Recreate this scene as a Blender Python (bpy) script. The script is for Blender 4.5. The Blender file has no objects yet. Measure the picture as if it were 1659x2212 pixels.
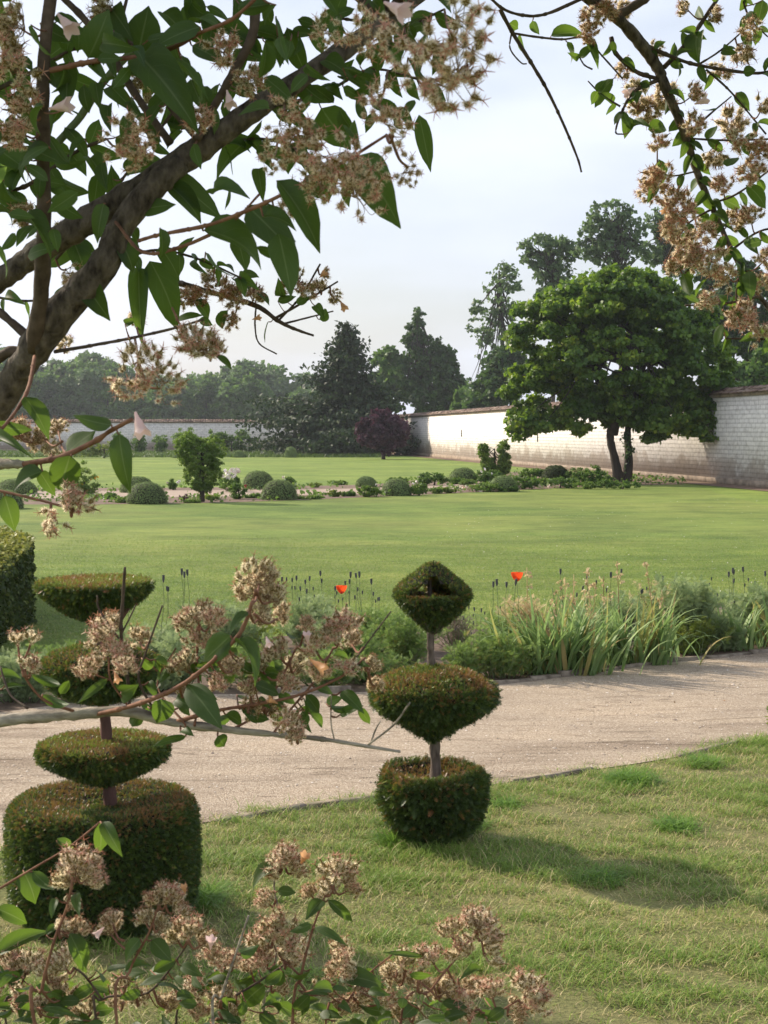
import bpy, math, random
import numpy as np
from mathutils import Vector, Matrix, Euler
rng = np.random.default_rng(7)
random.seed(7)
scene = bpy.context.scene
COL = scene.collection
R = math.radians

# ------------------------------------------------------------------ camera
CAM_H = 1.9
F = 3111.0                      # focal length, in the units of the picture measured 1659 x 2212
CX, CY = 829.5, 1106.0
PITCH = math.atan((CY - 930.0) / F)
cd = bpy.data.cameras.new('camera'); cam = bpy.data.objects.new('camera', cd); COL.objects.link(cam)
cam.location = (0, 0, CAM_H); cam.rotation_euler = (math.pi/2 - PITCH, 0, 0)
cd.sensor_fit = 'VERTICAL'; cd.sensor_height = 24.0; cd.lens = 24.0*F/2212.0
cd.clip_start = 0.05; cd.clip_end = 3000
cd.dof.use_dof = True; cd.dof.focus_distance = 4.0; cd.dof.aperture_fstop = 33.75/1.5
scene.camera = cam
# ------------------------------------------------------------------ sky, sun, exposure
SUN_EL, SUN_ROT = R(31), R(-54)
w = bpy.data.worlds.new('World'); scene.world = w; w.use_nodes = True
nt = w.node_tree; N = nt.nodes; L = nt.links
bg = N['Background']
sky = N.new('ShaderNodeTexSky'); sky.sky_type = 'NISHITA'; sky.sun_disc = False
sky.sun_elevation = SUN_EL; sky.sun_rotation = SUN_ROT
sky.air_density = 1.3; sky.dust_density = 2.5; sky.ozone_density = 1.2; sky.altitude = 50
tc = N.new('ShaderNodeTexCoord'); mp = N.new('ShaderNodeMapping'); mp.inputs['Scale'].default_value = (1.0, 1.0, 3.2)
nz = N.new('ShaderNodeTexNoise'); nz.inputs['Scale'].default_value = 2.6; nz.inputs['Detail'].default_value = 5; nz.inputs['Roughness'].default_value = .5
rp = N.new('ShaderNodeMapRange'); rp.inputs['From Min'].default_value = .36; rp.inputs['From Max'].default_value = .64
rp.inputs['To Min'].default_value = .45; rp.inputs['To Max'].default_value = .95
mx = N.new('ShaderNodeMix'); mx.data_type = 'RGBA'
mx.inputs['B'].default_value = (8.3, 8.85, 10.3, 1)      # thin high cloud, lit
L.new(tc.outputs['Generated'], mp.inputs['Vector']); L.new(mp.outputs['Vector'], nz.inputs['Vector'])
L.new(nz.outputs['Fac'], rp.inputs['Value']); L.new(rp.outputs['Result'], mx.inputs['Factor'])
L.new(sky.outputs['Color'], mx.inputs['A']); L.new(mx.outputs['Result'], bg.inputs['Color'])
bg.inputs['Strength'].default_value = 0.085
sd = bpy.data.lights.new('sun', 'SUN'); sun = bpy.data.objects.new('sun', sd); COL.objects.link(sun)
sd.energy = 5.0; sd.angle = R(1.4); sd.color = (1.0, .88, .72)
sdir = Vector((math.sin(SUN_ROT)*math.cos(SUN_EL), math.cos(SUN_ROT)*math.cos(SUN_EL), math.sin(SUN_EL)))
sun.rotation_euler = sdir.to_track_quat('Z', 'Y').to_euler()
scene.view_settings.view_transform = 'Standard'; scene.view_settings.look = 'None'
scene.view_settings.exposure = 0.5; scene.view_settings.gamma = 1
scene.cycles.max_bounces = 8; scene.cycles.transmission_bounces = 6; scene.cycles.transparent_max_bounces = 6
scene.cycles.volume_bounces = 0

# ------------------------------------------------------------------ measuring helpers
cp, sp = math.cos(PITCH), math.sin(PITCH)
def ray(px, py):
    a, b = px - CX, py - CY
    return np.array([a, F*cp - b*sp, -(b*cp + F*sp)])
def G(px, py, z=0.0):           # ground point seen at px, py
    r = ray(px, py); t = (z - CAM_H)/r[2]
    return np.array([r[0]*t, r[1]*t, z])
def P(px, py, d):               # point seen at px, py, d metres ahead
    r = ray(px, py); t = d/r[1]
    return np.array([r[0]*t, d, CAM_H + r[2]*t])
def W(px, d): return px/F*d

# ------------------------------------------------------------------ mesh helpers
class Geo:
    def __init__(s): s.V=[]; s.Q=[]; s.T=[]; s.A=[]; s.n=0
    def add(s, V, Q=None, T=None, a=0.5):
        V = np.asarray(V, float).reshape(-1,3); k = len(V)
        s.V.append(V)
        if Q is not None and len(Q): s.Q.append(np.asarray(Q, np.int64).reshape(-1,4)+s.n)
        if T is not None and len(T): s.T.append(np.asarray(T, np.int64).reshape(-1,3)+s.n)
        s.A.append(np.full(k, a, float) if np.isscalar(a) else np.asarray(a, float)); s.n += k
        return s
    def inst(s, tv, tq, tt, pos, fr, sc, a=None):
        """copies of a template: tv (k,3); pos (n,3); fr (n,3,3) rows = local axes in world; sc scalar or (n,) or (n,3)"""
        n, k = len(pos), len(tv)
        if n == 0: return s
        sc = np.asarray(sc, float)
        if sc.ndim == 0: sc = np.full(n, float(sc))
        lv = tv[None]*(sc[:,None,None] if sc.ndim == 1 else sc[:,None,:])
        V = np.einsum('nki,nij->nkj', lv, fr) + pos[:,None]
        off = (np.arange(n)*k)[:,None,None]
        Q = (np.asarray(tq)[None]+off).reshape(-1,4) if tq is not None and len(tq) else None
        T = (np.asarray(tt)[None]+off).reshape(-1,3) if tt is not None and len(tt) else None
        if a is None: a = rng.random(n)
        return s.add(V.reshape(-1,3), Q, T, np.repeat(np.asarray(a, float), k))
    def mesh(s, name, smooth=False):
        me = bpy.data.meshes.new(name)
        V = np.concatenate(s.V); Q = np.concatenate(s.Q) if s.Q else np.zeros((0,4),int); T = np.concatenate(s.T) if s.T else np.zeros((0,3),int)
        me.vertices.add(len(V)); me.vertices.foreach_set('co', V.astype(np.float32).ravel())
        me.loops.add(Q.size+T.size); me.loops.foreach_set('vertex_index', np.concatenate([Q.ravel(), T.ravel()]).astype(np.int32))
        me.polygons.add(len(Q)+len(T))
        st = np.concatenate([np.arange(len(Q))*4, len(Q)*4+np.arange(len(T))*3]).astype(np.int32)
        me.polygons.foreach_set('loop_start', st)
        if smooth: me.polygons.foreach_set('use_smooth', np.ones(len(st), bool))
        at = me.attributes.new('rnd', 'FLOAT', 'POINT'); at.data.foreach_set('value', np.concatenate(s.A).astype(np.float32))
        me.update(calc_edges=True)
        return me
def tag(o, label=None, cat=None, group=None, kind=None):
    if label: o['label'] = label
    if cat: o['category'] = cat
    if group: o['group'] = group
    if kind: o['kind'] = kind
    return o
def link(name, me, mat=None, parent=None, loc=None):
    o = bpy.data.objects.new(name, me); COL.objects.link(o)
    if mat is not None and me is not None and not me.materials: me.materials.append(mat)
    if loc is not None: o.location = Vector(tuple(float(v) for v in loc))
    if parent is not None: o.parent = parent
    return o
def thing(name, label, cat, loc=(0,0,0), group=None):
    o = link(name, None, loc=loc); return tag(o, label, cat, group)
def copy_tree(o, parent=None):
    c = o.copy(); COL.objects.link(c); c.parent = parent
    for ch in list(o.children): copy_tree(ch, c)
    return c
def nrm(v):
    return v/np.maximum(np.linalg.norm(v, axis=-1, keepdims=True), 1e-9)
def rdir(n):
    return nrm(rng.normal(size=(n,3)))
def frames(ydir, zhint):
    """rows x,y,z: y along the leaf, z its face"""
    y = nrm(ydir); z = zhint - (zhint*y).sum(-1, keepdims=True)*y; z = nrm(z + 1e-6)
    x = np.cross(y, z); return np.stack([x, y, z], 1)
def vnoise(p, f=1.0, seed=0):
    r = np.random.default_rng(seed); o = 0
    for k in range(5):
        d = r.normal(size=3)*f*(1.0+.45*k); o = o + np.sin(p@d + r.random()*6.28)
    return o/5
def catmull(pts, n=6):
    pts = np.asarray(pts, float)
    if len(pts) < 3:
        return np.array([pts[0]*(1-t)+pts[-1]*t for t in np.linspace(0,1,n+1)])
    q = np.vstack([2*pts[0]-pts[1], pts, 2*pts[-1]-pts[-2]]); out = []
    for i in range(1, len(q)-2):
        for k in range(n):
            t = k/n; a,b,c,d = q[i-1:i+3]
            out.append(.5*((2*b)+(c-a)*t+(2*a-5*b+4*c-d)*t*t+(3*b-a-3*c+d)*t**3))
    out.append(q[-2]); return np.array(out)
def tube(geo, pts, rad, sides=7, n=5, wob=0.0, a=.5, smooth=True):
    """pts (k,3) and radius per point; resampled through a smooth curve"""
    pts = np.asarray(pts, float); rad = np.asarray(rad, float)
    if rad.ndim == 0: rad = np.full(len(pts), float(rad))
    if smooth:
        c = catmull(np.c_[pts, rad], n)
    else: c = np.c_[pts, rad]
    p, r = c[:,:3], np.maximum(c[:,3], 1e-4)
    if wob: r = r*(1+wob*rng.normal(size=len(r)).clip(-1.5,1.5)); 
    tg = nrm(np.gradient(p, axis=0))
    ref = np.array([0,0,1.0]) if abs(tg[:,2]).mean() < .8 else np.array([1.0,0,0])
    x = nrm(np.cross(tg, ref)); y = np.cross(tg, x)
    th = np.arange(sides)*2*np.pi/sides
    rr = r[:,None]*(1+ (wob*.8*rng.normal(size=(len(r),sides)).clip(-1.5,1.5) if wob else 0))
    V = p[:,None]+rr[...,None]*(np.cos(th)[None,:,None]*x[:,None]+np.sin(th)[None,:,None]*y[:,None])
    m = len(p); i = np.arange(m-1)[:,None]*sides; j = np.arange(sides)[None]
    j2 = (j+1)%sides
    Q = np.stack([i+j, i+j2, i+sides+j2, i+sides+j], -1).reshape(-1,4)
    Vf = V.reshape(-1,3)
    k = len(Vf); Vf = np.vstack([Vf, p[:1], p[-1:]])
    jj = np.arange(sides)
    T = np.vstack([np.c_[np.full(sides,k), (jj+1)%sides, jj], np.c_[np.full(sides,k+1), (m-1)*sides+jj, (m-1)*sides+(jj+1)%sides]])
    geo.add(Vf, Q, T, a); return p
def poly(name, pts, z, mat, kind='structure', sub=0):
    import bmesh
    bm = bmesh.new(); vs = [bm.verts.new((float(p[0]), float(p[1]), z)) for p in pts]
    f = bm.faces.new(vs); bmesh.ops.triangulate(bm, faces=[f])
    bmesh.ops.recalc_face_normals(bm, faces=bm.faces)
    for f in bm.faces:
        if f.normal.z < 0: f.normal_flip()
    me = bpy.data.meshes.new(name); bm.to_mesh(me); bm.free()
    o = link(name, me, mat); tag(o, kind=kind); return o
def smoothline(pts, n=8): return catmull(np.array([list(p)[:3] for p in pts]), n)

# ------------------------------------------------------------------ materials
def mat(name, build):
    m = bpy.data.materials.new(name); m.use_nodes = True
    t = m.node_tree; t.nodes.clear()
    o = t.nodes.new('ShaderNodeOutputMaterial'); s = build(t); t.links.new(s, o.inputs['Surface']); return m
def ramp(t, fac, stops, interp='LINEAR'):
    r = t.nodes.new('ShaderNodeValToRGB'); e = r.color_ramp; e.interpolation = interp
    while len(e.elements) < len(stops): e.elements.new(.5)
    for k,(p,c) in enumerate(stops): e.elements[k].position = p; e.elements[k].color = (*c, 1)
    t.links.new(fac, r.inputs['Fac']); return r.outputs['Color']
def tnoise(t, scale, detail=4, rough=.55, coord='Object', sc=None, dist=0):
    c = t.nodes.new('ShaderNodeTexCoord'); n = t.nodes.new('ShaderNodeTexNoise')
    n.inputs['Scale'].default_value = scale; n.inputs['Detail'].default_value = detail; n.inputs['Roughness'].default_value = rough
    n.inputs['Distortion'].default_value = dist
    if sc:
        m = t.nodes.new('ShaderNodeMapping'); m.inputs['Scale'].default_value = sc
        t.links.new(c.outputs[coord], m.inputs['Vector']); t.links.new(m.outputs['Vector'], n.inputs['Vector'])
    else: t.links.new(c.outputs[coord], n.inputs['Vector'])
    return n.outputs['Fac']
def attr(t, name='rnd'):
    a = t.nodes.new('ShaderNodeAttribute'); a.attribute_name = name; return a.outputs['Fac']
def mixc(t, fac, a, b, mode='MIX'):
    m = t.nodes.new('ShaderNodeMix'); m.data_type = 'RGBA'; m.blend_type = mode
    for k, v in (('Factor', fac), ('A', a), ('B', b)):
        if isinstance(v, bpy.types.NodeSocket): t.links.new(v, m.inputs[k])
        elif k == 'Factor': m.inputs[k].default_value = v
        else: m.inputs[k].default_value = (*v, 1)
    return m.outputs['Result']
def math_(t, op, a, b=0.0, clamp=False):
    m = t.nodes.new('ShaderNodeMath'); m.operation = op; m.use_clamp = clamp
    for k, v in ((0,a),(1,b)):
        if isinstance(v, bpy.types.NodeSocket): t.links.new(v, m.inputs[k])
        else: m.inputs[k].default_value = v
    return m.outputs[0]
def bump(t, h, strength, dist=.01):
    b = t.nodes.new('ShaderNodeBump'); b.inputs['Strength'].default_value = strength; b.inputs['Distance'].default_value = dist
    t.links.new(h, b.inputs['Height']); return b.outputs['Normal']
def pb(t, col, rough=.7, normal=None, spec=.3):
    p = t.nodes.new('ShaderNodeBsdfPrincipled')
    if isinstance(col, bpy.types.NodeSocket): t.links.new(col, p.inputs['Base Color'])
    else: p.inputs['Base Color'].default_value = (*col, 1)
    if isinstance(rough, bpy.types.NodeSocket): t.links.new(rough, p.inputs['Roughness'])
    else: p.inputs['Roughness'].default_value = rough
    p.inputs['Specular IOR Level'].default_value = spec
    if normal is not None: t.links.new(normal, p.inputs['Normal'])
    return p.outputs[0]
def foliage(name, stops, trans=.35, tcol=(.25,.42,.04), rough=.55, big=None, spec=.14, tmul=2.2):
    """leaves: colour from each leaf's own value, light passes through"""
    def b(t):
        a = attr(t)
        if big: a = math_(t, 'ADD', math_(t,'MULTIPLY',a,1-big[1]), math_(t,'MULTIPLY',tnoise(t,big[0],2),big[1]))
        c = ramp(t, a, stops)
        p = pb(t, c, rough, spec=spec)
        tr = t.nodes.new('ShaderNodeBsdfTranslucent')
        t.links.new(mixc(t, .5, mixc(t, 1.0, c, (tmul,tmul,tmul), 'MULTIPLY'), tcol), tr.inputs['Color'])
        m = t.nodes.new('ShaderNodeMixShader'); m.inputs[0].default_value = trans
        t.links.new(p, m.inputs[1]); t.links.new(tr.outputs[0], m.inputs[2]); return m.outputs[0]
    return mat(name, b)
def plain(name, c1, c2, scale=8, rough=.8, b=.3, bd=.01, sc=None, spec=.2, detail=5):
    def f(t):
        n = tnoise(t, scale, detail, sc=sc)
        return pb(t, ramp(t, n, [(.3,c1),(.7,c2)]), rough, bump(t, n, b, bd), spec)
    return mat(name, f)

bark_grey = plain('bark grey', (.05,.042,.034), (.17,.145,.115), 30, b=.6, sc=(1,1,.25))
bark_dark = plain('bark dark', (.02,.017,.013), (.07,.055,.042), 4, b=.5, bd=.03, sc=(1,1,.3))
M_core = plain('blocking core', (.010,.009,.005), (.03,.024,.014), 40, b=.5)  # solid dark core in place of twigs, put in to block light through foliage
# ================================================================== GROUND
def lawn_mat(name, dark, mid, light, dry, dryamt=.35, fine=60):
    def b(t):
        big = tnoise(t, .16, 4, .55, sc=(.55,1.0,1), dist=.3)
        med = tnoise(t, 1.3, 5, .6, sc=(.5,1,1))
        fin = tnoise(t, fine, 4, .7, sc=(.6,1,1))
        c = ramp(t, fin, [(.28,dark),(.5,mid),(.74,light)])
        k = ramp(t, math_(t,'ADD',math_(t,'MULTIPLY',big,.6),math_(t,'MULTIPLY',med,.4)), [(.40,(0,0,0)),(.60,(1,1,1))])
        c = mixc(t, math_(t,'MULTIPLY',k,dryamt), c, dry)
        k2 = ramp(t, tnoise(t, .5, 6, .65, sc=(.7,1,1)), [(.38,(.72,.76,.74)),(.62,(1.16,1.13,1.1))])
        c = mixc(t, 1.0, c, k2, 'MULTIPLY')
        c = mixc(t, 1.0, c, ramp(t, tnoise(t, 3.2, 7, .72, sc=(.45,1.5,1)), [(.36,(.74,.78,.72)),(.5,(1,1,1)),(.64,(1.2,1.16,1.15))]), 'MULTIPLY')
        return pb(t, c, .85, bump(t, fin, .9, .03), .15)
    return mat(name, b)
M_lawn = lawn_mat('mown grass', (.07,.125,.022), (.135,.20,.042), (.22,.285,.075), (.26,.275,.075), .6, 34)
M_lawn2 = lawn_mat('rear mown grass', (.08,.14,.024), (.15,.22,.042), (.23,.30,.07), (.24,.28,.065), .5, 18)
M_near = lawn_mat('rough grass ground', (.09,.10,.03), (.17,.19,.06), (.29,.28,.11), (.36,.30,.16), .5, 70)
def gravel_b(t):
    v = t.nodes.new('ShaderNodeTexVoronoi'); v.inputs['Scale'].default_value = 140
    c0 = t.nodes.new('ShaderNodeTexCoord'); t.links.new(c0.outputs['Object'], v.inputs['Vector'])
    sep = t.nodes.new('ShaderNodeSeparateColor'); t.links.new(v.outputs['Color'], sep.inputs[0])
    st = ramp(t, sep.outputs[0], [(0,(.32,.255,.19)),(.35,(.42,.345,.265)),(.7,(.49,.41,.325)),(1,(.60,.52,.43))])
    big = tnoise(t, 1.1, 5, .6, sc=(.35,1.3,1), dist=.4)
    c = mixc(t, 1.0, st, ramp(t, big, [(.33,(.62,.58,.54)),(.5,(.95,.93,.9)),(.68,(1.1,1.06,1.0))]), 'MULTIPLY')
    tr = ramp(t, tnoise(t, 3.4, 9, .74, sc=(.42,1.9,1), dist=1.6), [(.37,(.42,.39,.36)),(.46,(1,1,1))])
    c = mixc(t, .75, c, tr, 'MULTIPLY')
    wd = ramp(t, tnoise(t, 5, 6, .6), [(.70,(0,0,0)),(.75,(1,1,1))])
    c = mixc(t, math_(t,'MULTIPLY',wd,.7), c, (.10,.13,.05))
    fine = tnoise(t, 60, 4, .7)
    h = math_(t,'ADD', math_(t,'MULTIPLY',v.outputs['Distance'],-1.0), math_(t,'MULTIPLY',tnoise(t, 2.4, 6,.65, sc=(.4,2,1)),2.5))
    return pb(t, mixc(t,.35,c,ramp(t,fine,[(.3,(.5,.45,.38)),(.7,(1.2,1.2,1.15))]),'MULTIPLY'), .9, bump(t, h, .6, .02), .2)
M_gravel = mat('beige gravel', gravel_b)
M_soil = plain('bed soil', (.06,.042,.028), (.17,.12,.085), 9, b=.7, bd=.03, detail=8)
M_soil2 = plain('mulch', (.10,.065,.045), (.24,.165,.12), 5, b=.6, bd=.03, detail=8)
M_path2 = plain('far path gravel', (.27,.20,.15), (.42,.33,.26), 3, b=.3, bd=.02, detail=9)

g = poly('ground', [(-420,-30),(420,-30),(420,440),(-420,440)], -.012, M_lawn2)
up = [G(2300,1340), G(1900,1385), G(1659,1411), G(1480,1428), G(1300,1452), G(1080,1480), G(850,1494), G(600,1500), G(300,1505), G(0,1540), G(-500,1610)]
lo = [G(2300,1490), G(1900,1545), G(1659,1592), G(1450,1638), G(1250,1668), G(1050,1698), G(820,1727), G(600,1752), G(430,1780), G(200,1815), G(0,1840), G(-500,1900)]
upS, loS = smoothline(up), smoothline(lo)
poly('gravel_path', list(upS)+list(loS[::-1]), .004, M_gravel)
poly('front_lawn', list(loS)+[(-2.5,-3,0),(6,-3,0)], 0.0, M_near)
bedf = smoothline([G(2300,1262), G(1900,1278), G(1659,1292), G(1300,1335), G(1000,1362), G(600,1375), G(200,1405), G(0,1440), G(-500,1490)])
poly('flower_bed', list(bedf)+list(upS[::-1]), .002, M_soil)
crossN = smoothline([G(-700,1095), G(0,1090), G(250,1089), G(450,1086), G(640,1080), G(900,1069), G(1150,1057), G(1330,1049), G(1480,1046)])
crossF = smoothline([G(-700,1056), G(0,1054), G(250,1054), G(560,1051), G(800,1046), G(930,1034), G(1100,1020), G(1250,1016), G(1400,1022)])
poly('main_lawn', list(bedf)+list(crossN), -.004, M_lawn)
poly('cross_bed', list(crossF)+list(crossN[::-1]), .001, M_soil2)
pA = smoothline([G(-700,1066), G(0,1062), G(300,1060), G(620,1058), G(850,1053), G(1000,1044), G(1150,1034)])
pB = smoothline([G(-700,1082), G(0,1078), G(300,1075), G(620,1071), G(850,1064), G(1000,1055), G(1150,1045)])
poly('cross_path', list(pA)+list(pB[::-1]), .006, M_path2)
# edging along the gravel path: weathered boards and stones, a real little step
M_board = plain('weathered edging', (.09,.07,.05), (.30,.25,.19), 14, b=.6)
def edging(name, line, hh, seed, dens=.88):
    r = np.random.default_rng(seed); ge = Geo(); i = 0
    seglen = np.r_[0, np.cumsum(np.linalg.norm(np.diff(line,axis=0),axis=1))]
    s = 0
    while s < seglen[-1]-.3:
        ln = r.uniform(.25,.9); e = min(s+ln, seglen[-1])
        a = np.array([np.interp(s, seglen, line[:,k]) for k in range(3)]); b = np.array([np.interp(e, seglen, line[:,k]) for k in range(3)])
        d = (b-a)/max(np.linalg.norm(b-a),1e-6); nn = np.array([-d[1], d[0], 0])
        hw = r.uniform(.018,.032); z0 = -.02; z1 = hh*r.uniform(.4,1.2); z2 = hh*r.uniform(.4,1.2)
        if r.random() < dens:
            m = (a+b)/2+nn*r.normal()*.006
            rows = []
            for q, zz in ((a,z1),(m,(z1+z2)/2+r.normal()*.003),(b-d*.012,z2)):
                rows += [q-nn*hw+[0,0,z0], q-nn*hw*.85+[0,0,zz], q+nn*hw*.85+[0,0,zz*.93], q+nn*hw+[0,0,z0]]
            Q = [(k*4+j, k*4+j+1, k*4+5+j, k*4+4+j) for k in range(2) for j in range(3)]+[(0,3,2,1),(8,9,10,11)]
            ge.add(rows, Q, None, r.random())
        s = e
    o = link(name, ge.mesh(name), M_board); tag(o, kind='structure'); return o
edging('bed_edging', upS[:60]+np.array([0,.02,0]), .042, 3, .8)
edging('path_edging', loS, .018, 4, .4)

# --------------------------------------------------------- grass
def blade_tmpl(bend=.35, w=.05):
    # along y (length 1) with curl in z
    v = np.array([[-w,0,0],[w,0,0],[-w*.8,.45,bend*.18],[w*.8,.45,bend*.18],[-w*.5,.8,bend*.6],[w*.5,.8,bend*.6],[0,1,bend]])
    return v, [(0,1,3,2),(2,3,5,4)], [(4,5,6)]
def grass(name, pts, length, wid, lean=.45, bend=.5, a=None):
    n = len(pts); g_ = Geo()
    az = rng.random(n)*2*np.pi; ln = np.abs(rng.normal(lean, .25, n))
    y = np.c_[np.cos(az)*ln, np.sin(az)*ln, np.ones(n)]; z = np.c_[np.cos(az), np.sin(az), -ln]*1.0
    v,q,t = blade_tmpl(bend, 1.0)
    sc = np.c_[wid*(.7+.6*rng.random(n)), length, length]
    g_.inst(v,q,t,pts,frames(y,z),sc,a); return g_.mesh(name)
def sample_between(n, x0,x1,y0,y1): return np.c_[rng.uniform(x0,x1,n), rng.uniform(y0,y1,n), np.zeros(n)]
def proj(p):
    x,y,z = p[:,0],p[:,1],p[:,2]-CAM_H
    f = y*cp - z*sp; u = -(z*cp + y*sp)   # forward, down in camera
    return CX+F*x/f, CY+F*u/f
M_grass = foliage('grass blades', [(0,(.56,.44,.25)),(.2,(.42,.38,.16)),(.34,(.23,.29,.07)),(.6,(.145,.235,.045)),(1,(.22,.33,.065))], .3, (.3,.4,.08), .45)
M_tuft = foliage('lush grass', [(0,(.09,.17,.03)),(1,(.20,.33,.06))], .35, (.3,.5,.06), .4)
loX = loS[:,0]; loY = loS[:,1]; od = np.argsort(loX)
def lo_y(x): return np.interp(x, loX[od], loY[od])
p = sample_between(340000, -2.2, 2.4, 3.6, 9.2)
p = p[(p[:,1] < lo_y(p[:,0])+.02+.06*rng.normal(size=len(p))+.07*vnoise(p,3.1,77)+.05*vnoise(p,9,78))]
px_,py_ = proj(p); p = p[(px_>-60)&(px_<1720)&(py_<2300)]
dn = .6*vnoise(p, 1.5, 5)+.85*vnoise(p, 5.3, 6)+1.1*vnoise(p,17,7)
bare = np.exp(-((proj(p)[0]-1200)/110)**2-((proj(p)[1]-2190)/45)**2)
keep = rng.random(len(p)) < np.clip(.58+.48*dn-bare*1.2, .12, 1)
p = p[keep]; dn = dn[keep]
ln = np.clip(.029+.024*dn+.016*rng.normal(size=len(p)), .012, .12)
a = np.clip(.39+.24*dn+.27*rng.normal(size=len(p)), 0, 1)
tag(link('grass', grass('grass', p, ln, .0017, .55, .7, a), M_grass), 'short patchy summer grass with dry straw blades in front of the gravel path', 'grass', kind='stuff')
# mown lawn: short blades where the eye can still resolve them
p = sample_between(520000, -5.5, 7.5, 10.6, 27)
px_,py_ = proj(p); 
bfX=bedf[:,0]; bfY=bedf[:,1]; ob=np.argsort(bfX)
p = p[(px_>-40)&(px_<1700)&(p[:,1]>np.interp(p[:,0],bfX[ob],bfY[ob]))&(rng.random(len(p))<np.clip(1.75*(1-p[:,1]/27),0,1))]
dn = vnoise(p,.5,15)+.5*vnoise(p,2.5,16)
a = np.clip(.5+.15*dn+.2*rng.normal(size=len(p)),0,1)
M_mown = foliage('mown blades', [(0,(.33,.31,.11)),(.4,(.17,.24,.055)),(1,(.10,.175,.035))], .3, (.3,.45,.08), .5)
tag(link('lawn_grass', grass('lawn_grass', p, .022+.008*rng.random(len(p)), .0032, .9, .5, a), M_mown), 'short mown turf blades of the sunlit main lawn', 'grass', kind='stuff')
# pebbles lying on the gravel
n=11000; p = sample_between(n,-3,4,6.6,12)
upX=upS[:,0]; ou=np.argsort(upX); p=p[(p[:,1]>lo_y(p[:,0])+.03)&(p[:,1]<np.interp(p[:,0],upX[ou],upS[ou,1])-.03)]
n=len(p); tv=np.array([[1,0,0],[-1,0,0],[0,1,0],[0,-1,0],[0,0,.7],[0,0,-.5]],float)
tt=[(0,2,4),(2,1,4),(1,3,4),(3,0,4)]
gg=Geo(); p[:,2]=.006; gg.inst(tv,None,tt,p,frames(rdir(n)*[1,1,.1],np.tile([0,0,1.],(n,1))),rng.gamma(3,.0014,n)[:,None]*[1,.8,.8])
M_peb = mat('pebbles', lambda t: pb(t, ramp(t, attr(t), [(0,(.22,.17,.13)),(.5,(.5,.41,.32)),(1,(.72,.66,.58))]), .8))
tag(link('gravel', gg.mesh('gravel'), M_peb), 'loose beige pebbles on the gravel path', 'gravel', kind='stuff')

# dry bits lying about: clippings by the topiaries, litter on the path
n=900; p=np.c_[rng.uniform(-2.2,4,n),rng.uniform(4.5,11.5,n),np.full(n,.012)]
k=rng.random(n)<np.clip(.25+.9*np.exp(-((p[:,0]-.3)**2+(p[:,1]-6.4)**2)/.5)+.7*np.exp(-((p[:,0]-1.3)**2+(p[:,1]-6.2)**2)/.3),0,1); p=p[k]; n=len(p)
gl_=Geo(); gl_.inst(np.array([[0,0,0],[-.4,.5,.15],[0,1,0],[.4,.5,.12]]),[(0,3,2,1)],None,p,frames(rdir(n)*[1,1,.15],np.tile([0,0,1.],(n,1))+.3*rng.normal(size=(n,3))),rng.uniform(.006,.018,n))
tag(link('fallen_leaves', gl_.mesh('fallen_leaves'), mat('dead leaves', lambda t: pb(t, ramp(t, attr(t), [(0,(.07,.045,.03)),(.5,(.24,.12,.05)),(1,(.38,.27,.14))]), .8))),'scattered brown clippings and dead leaves on the grass and path','litter',kind='stuff')
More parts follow.
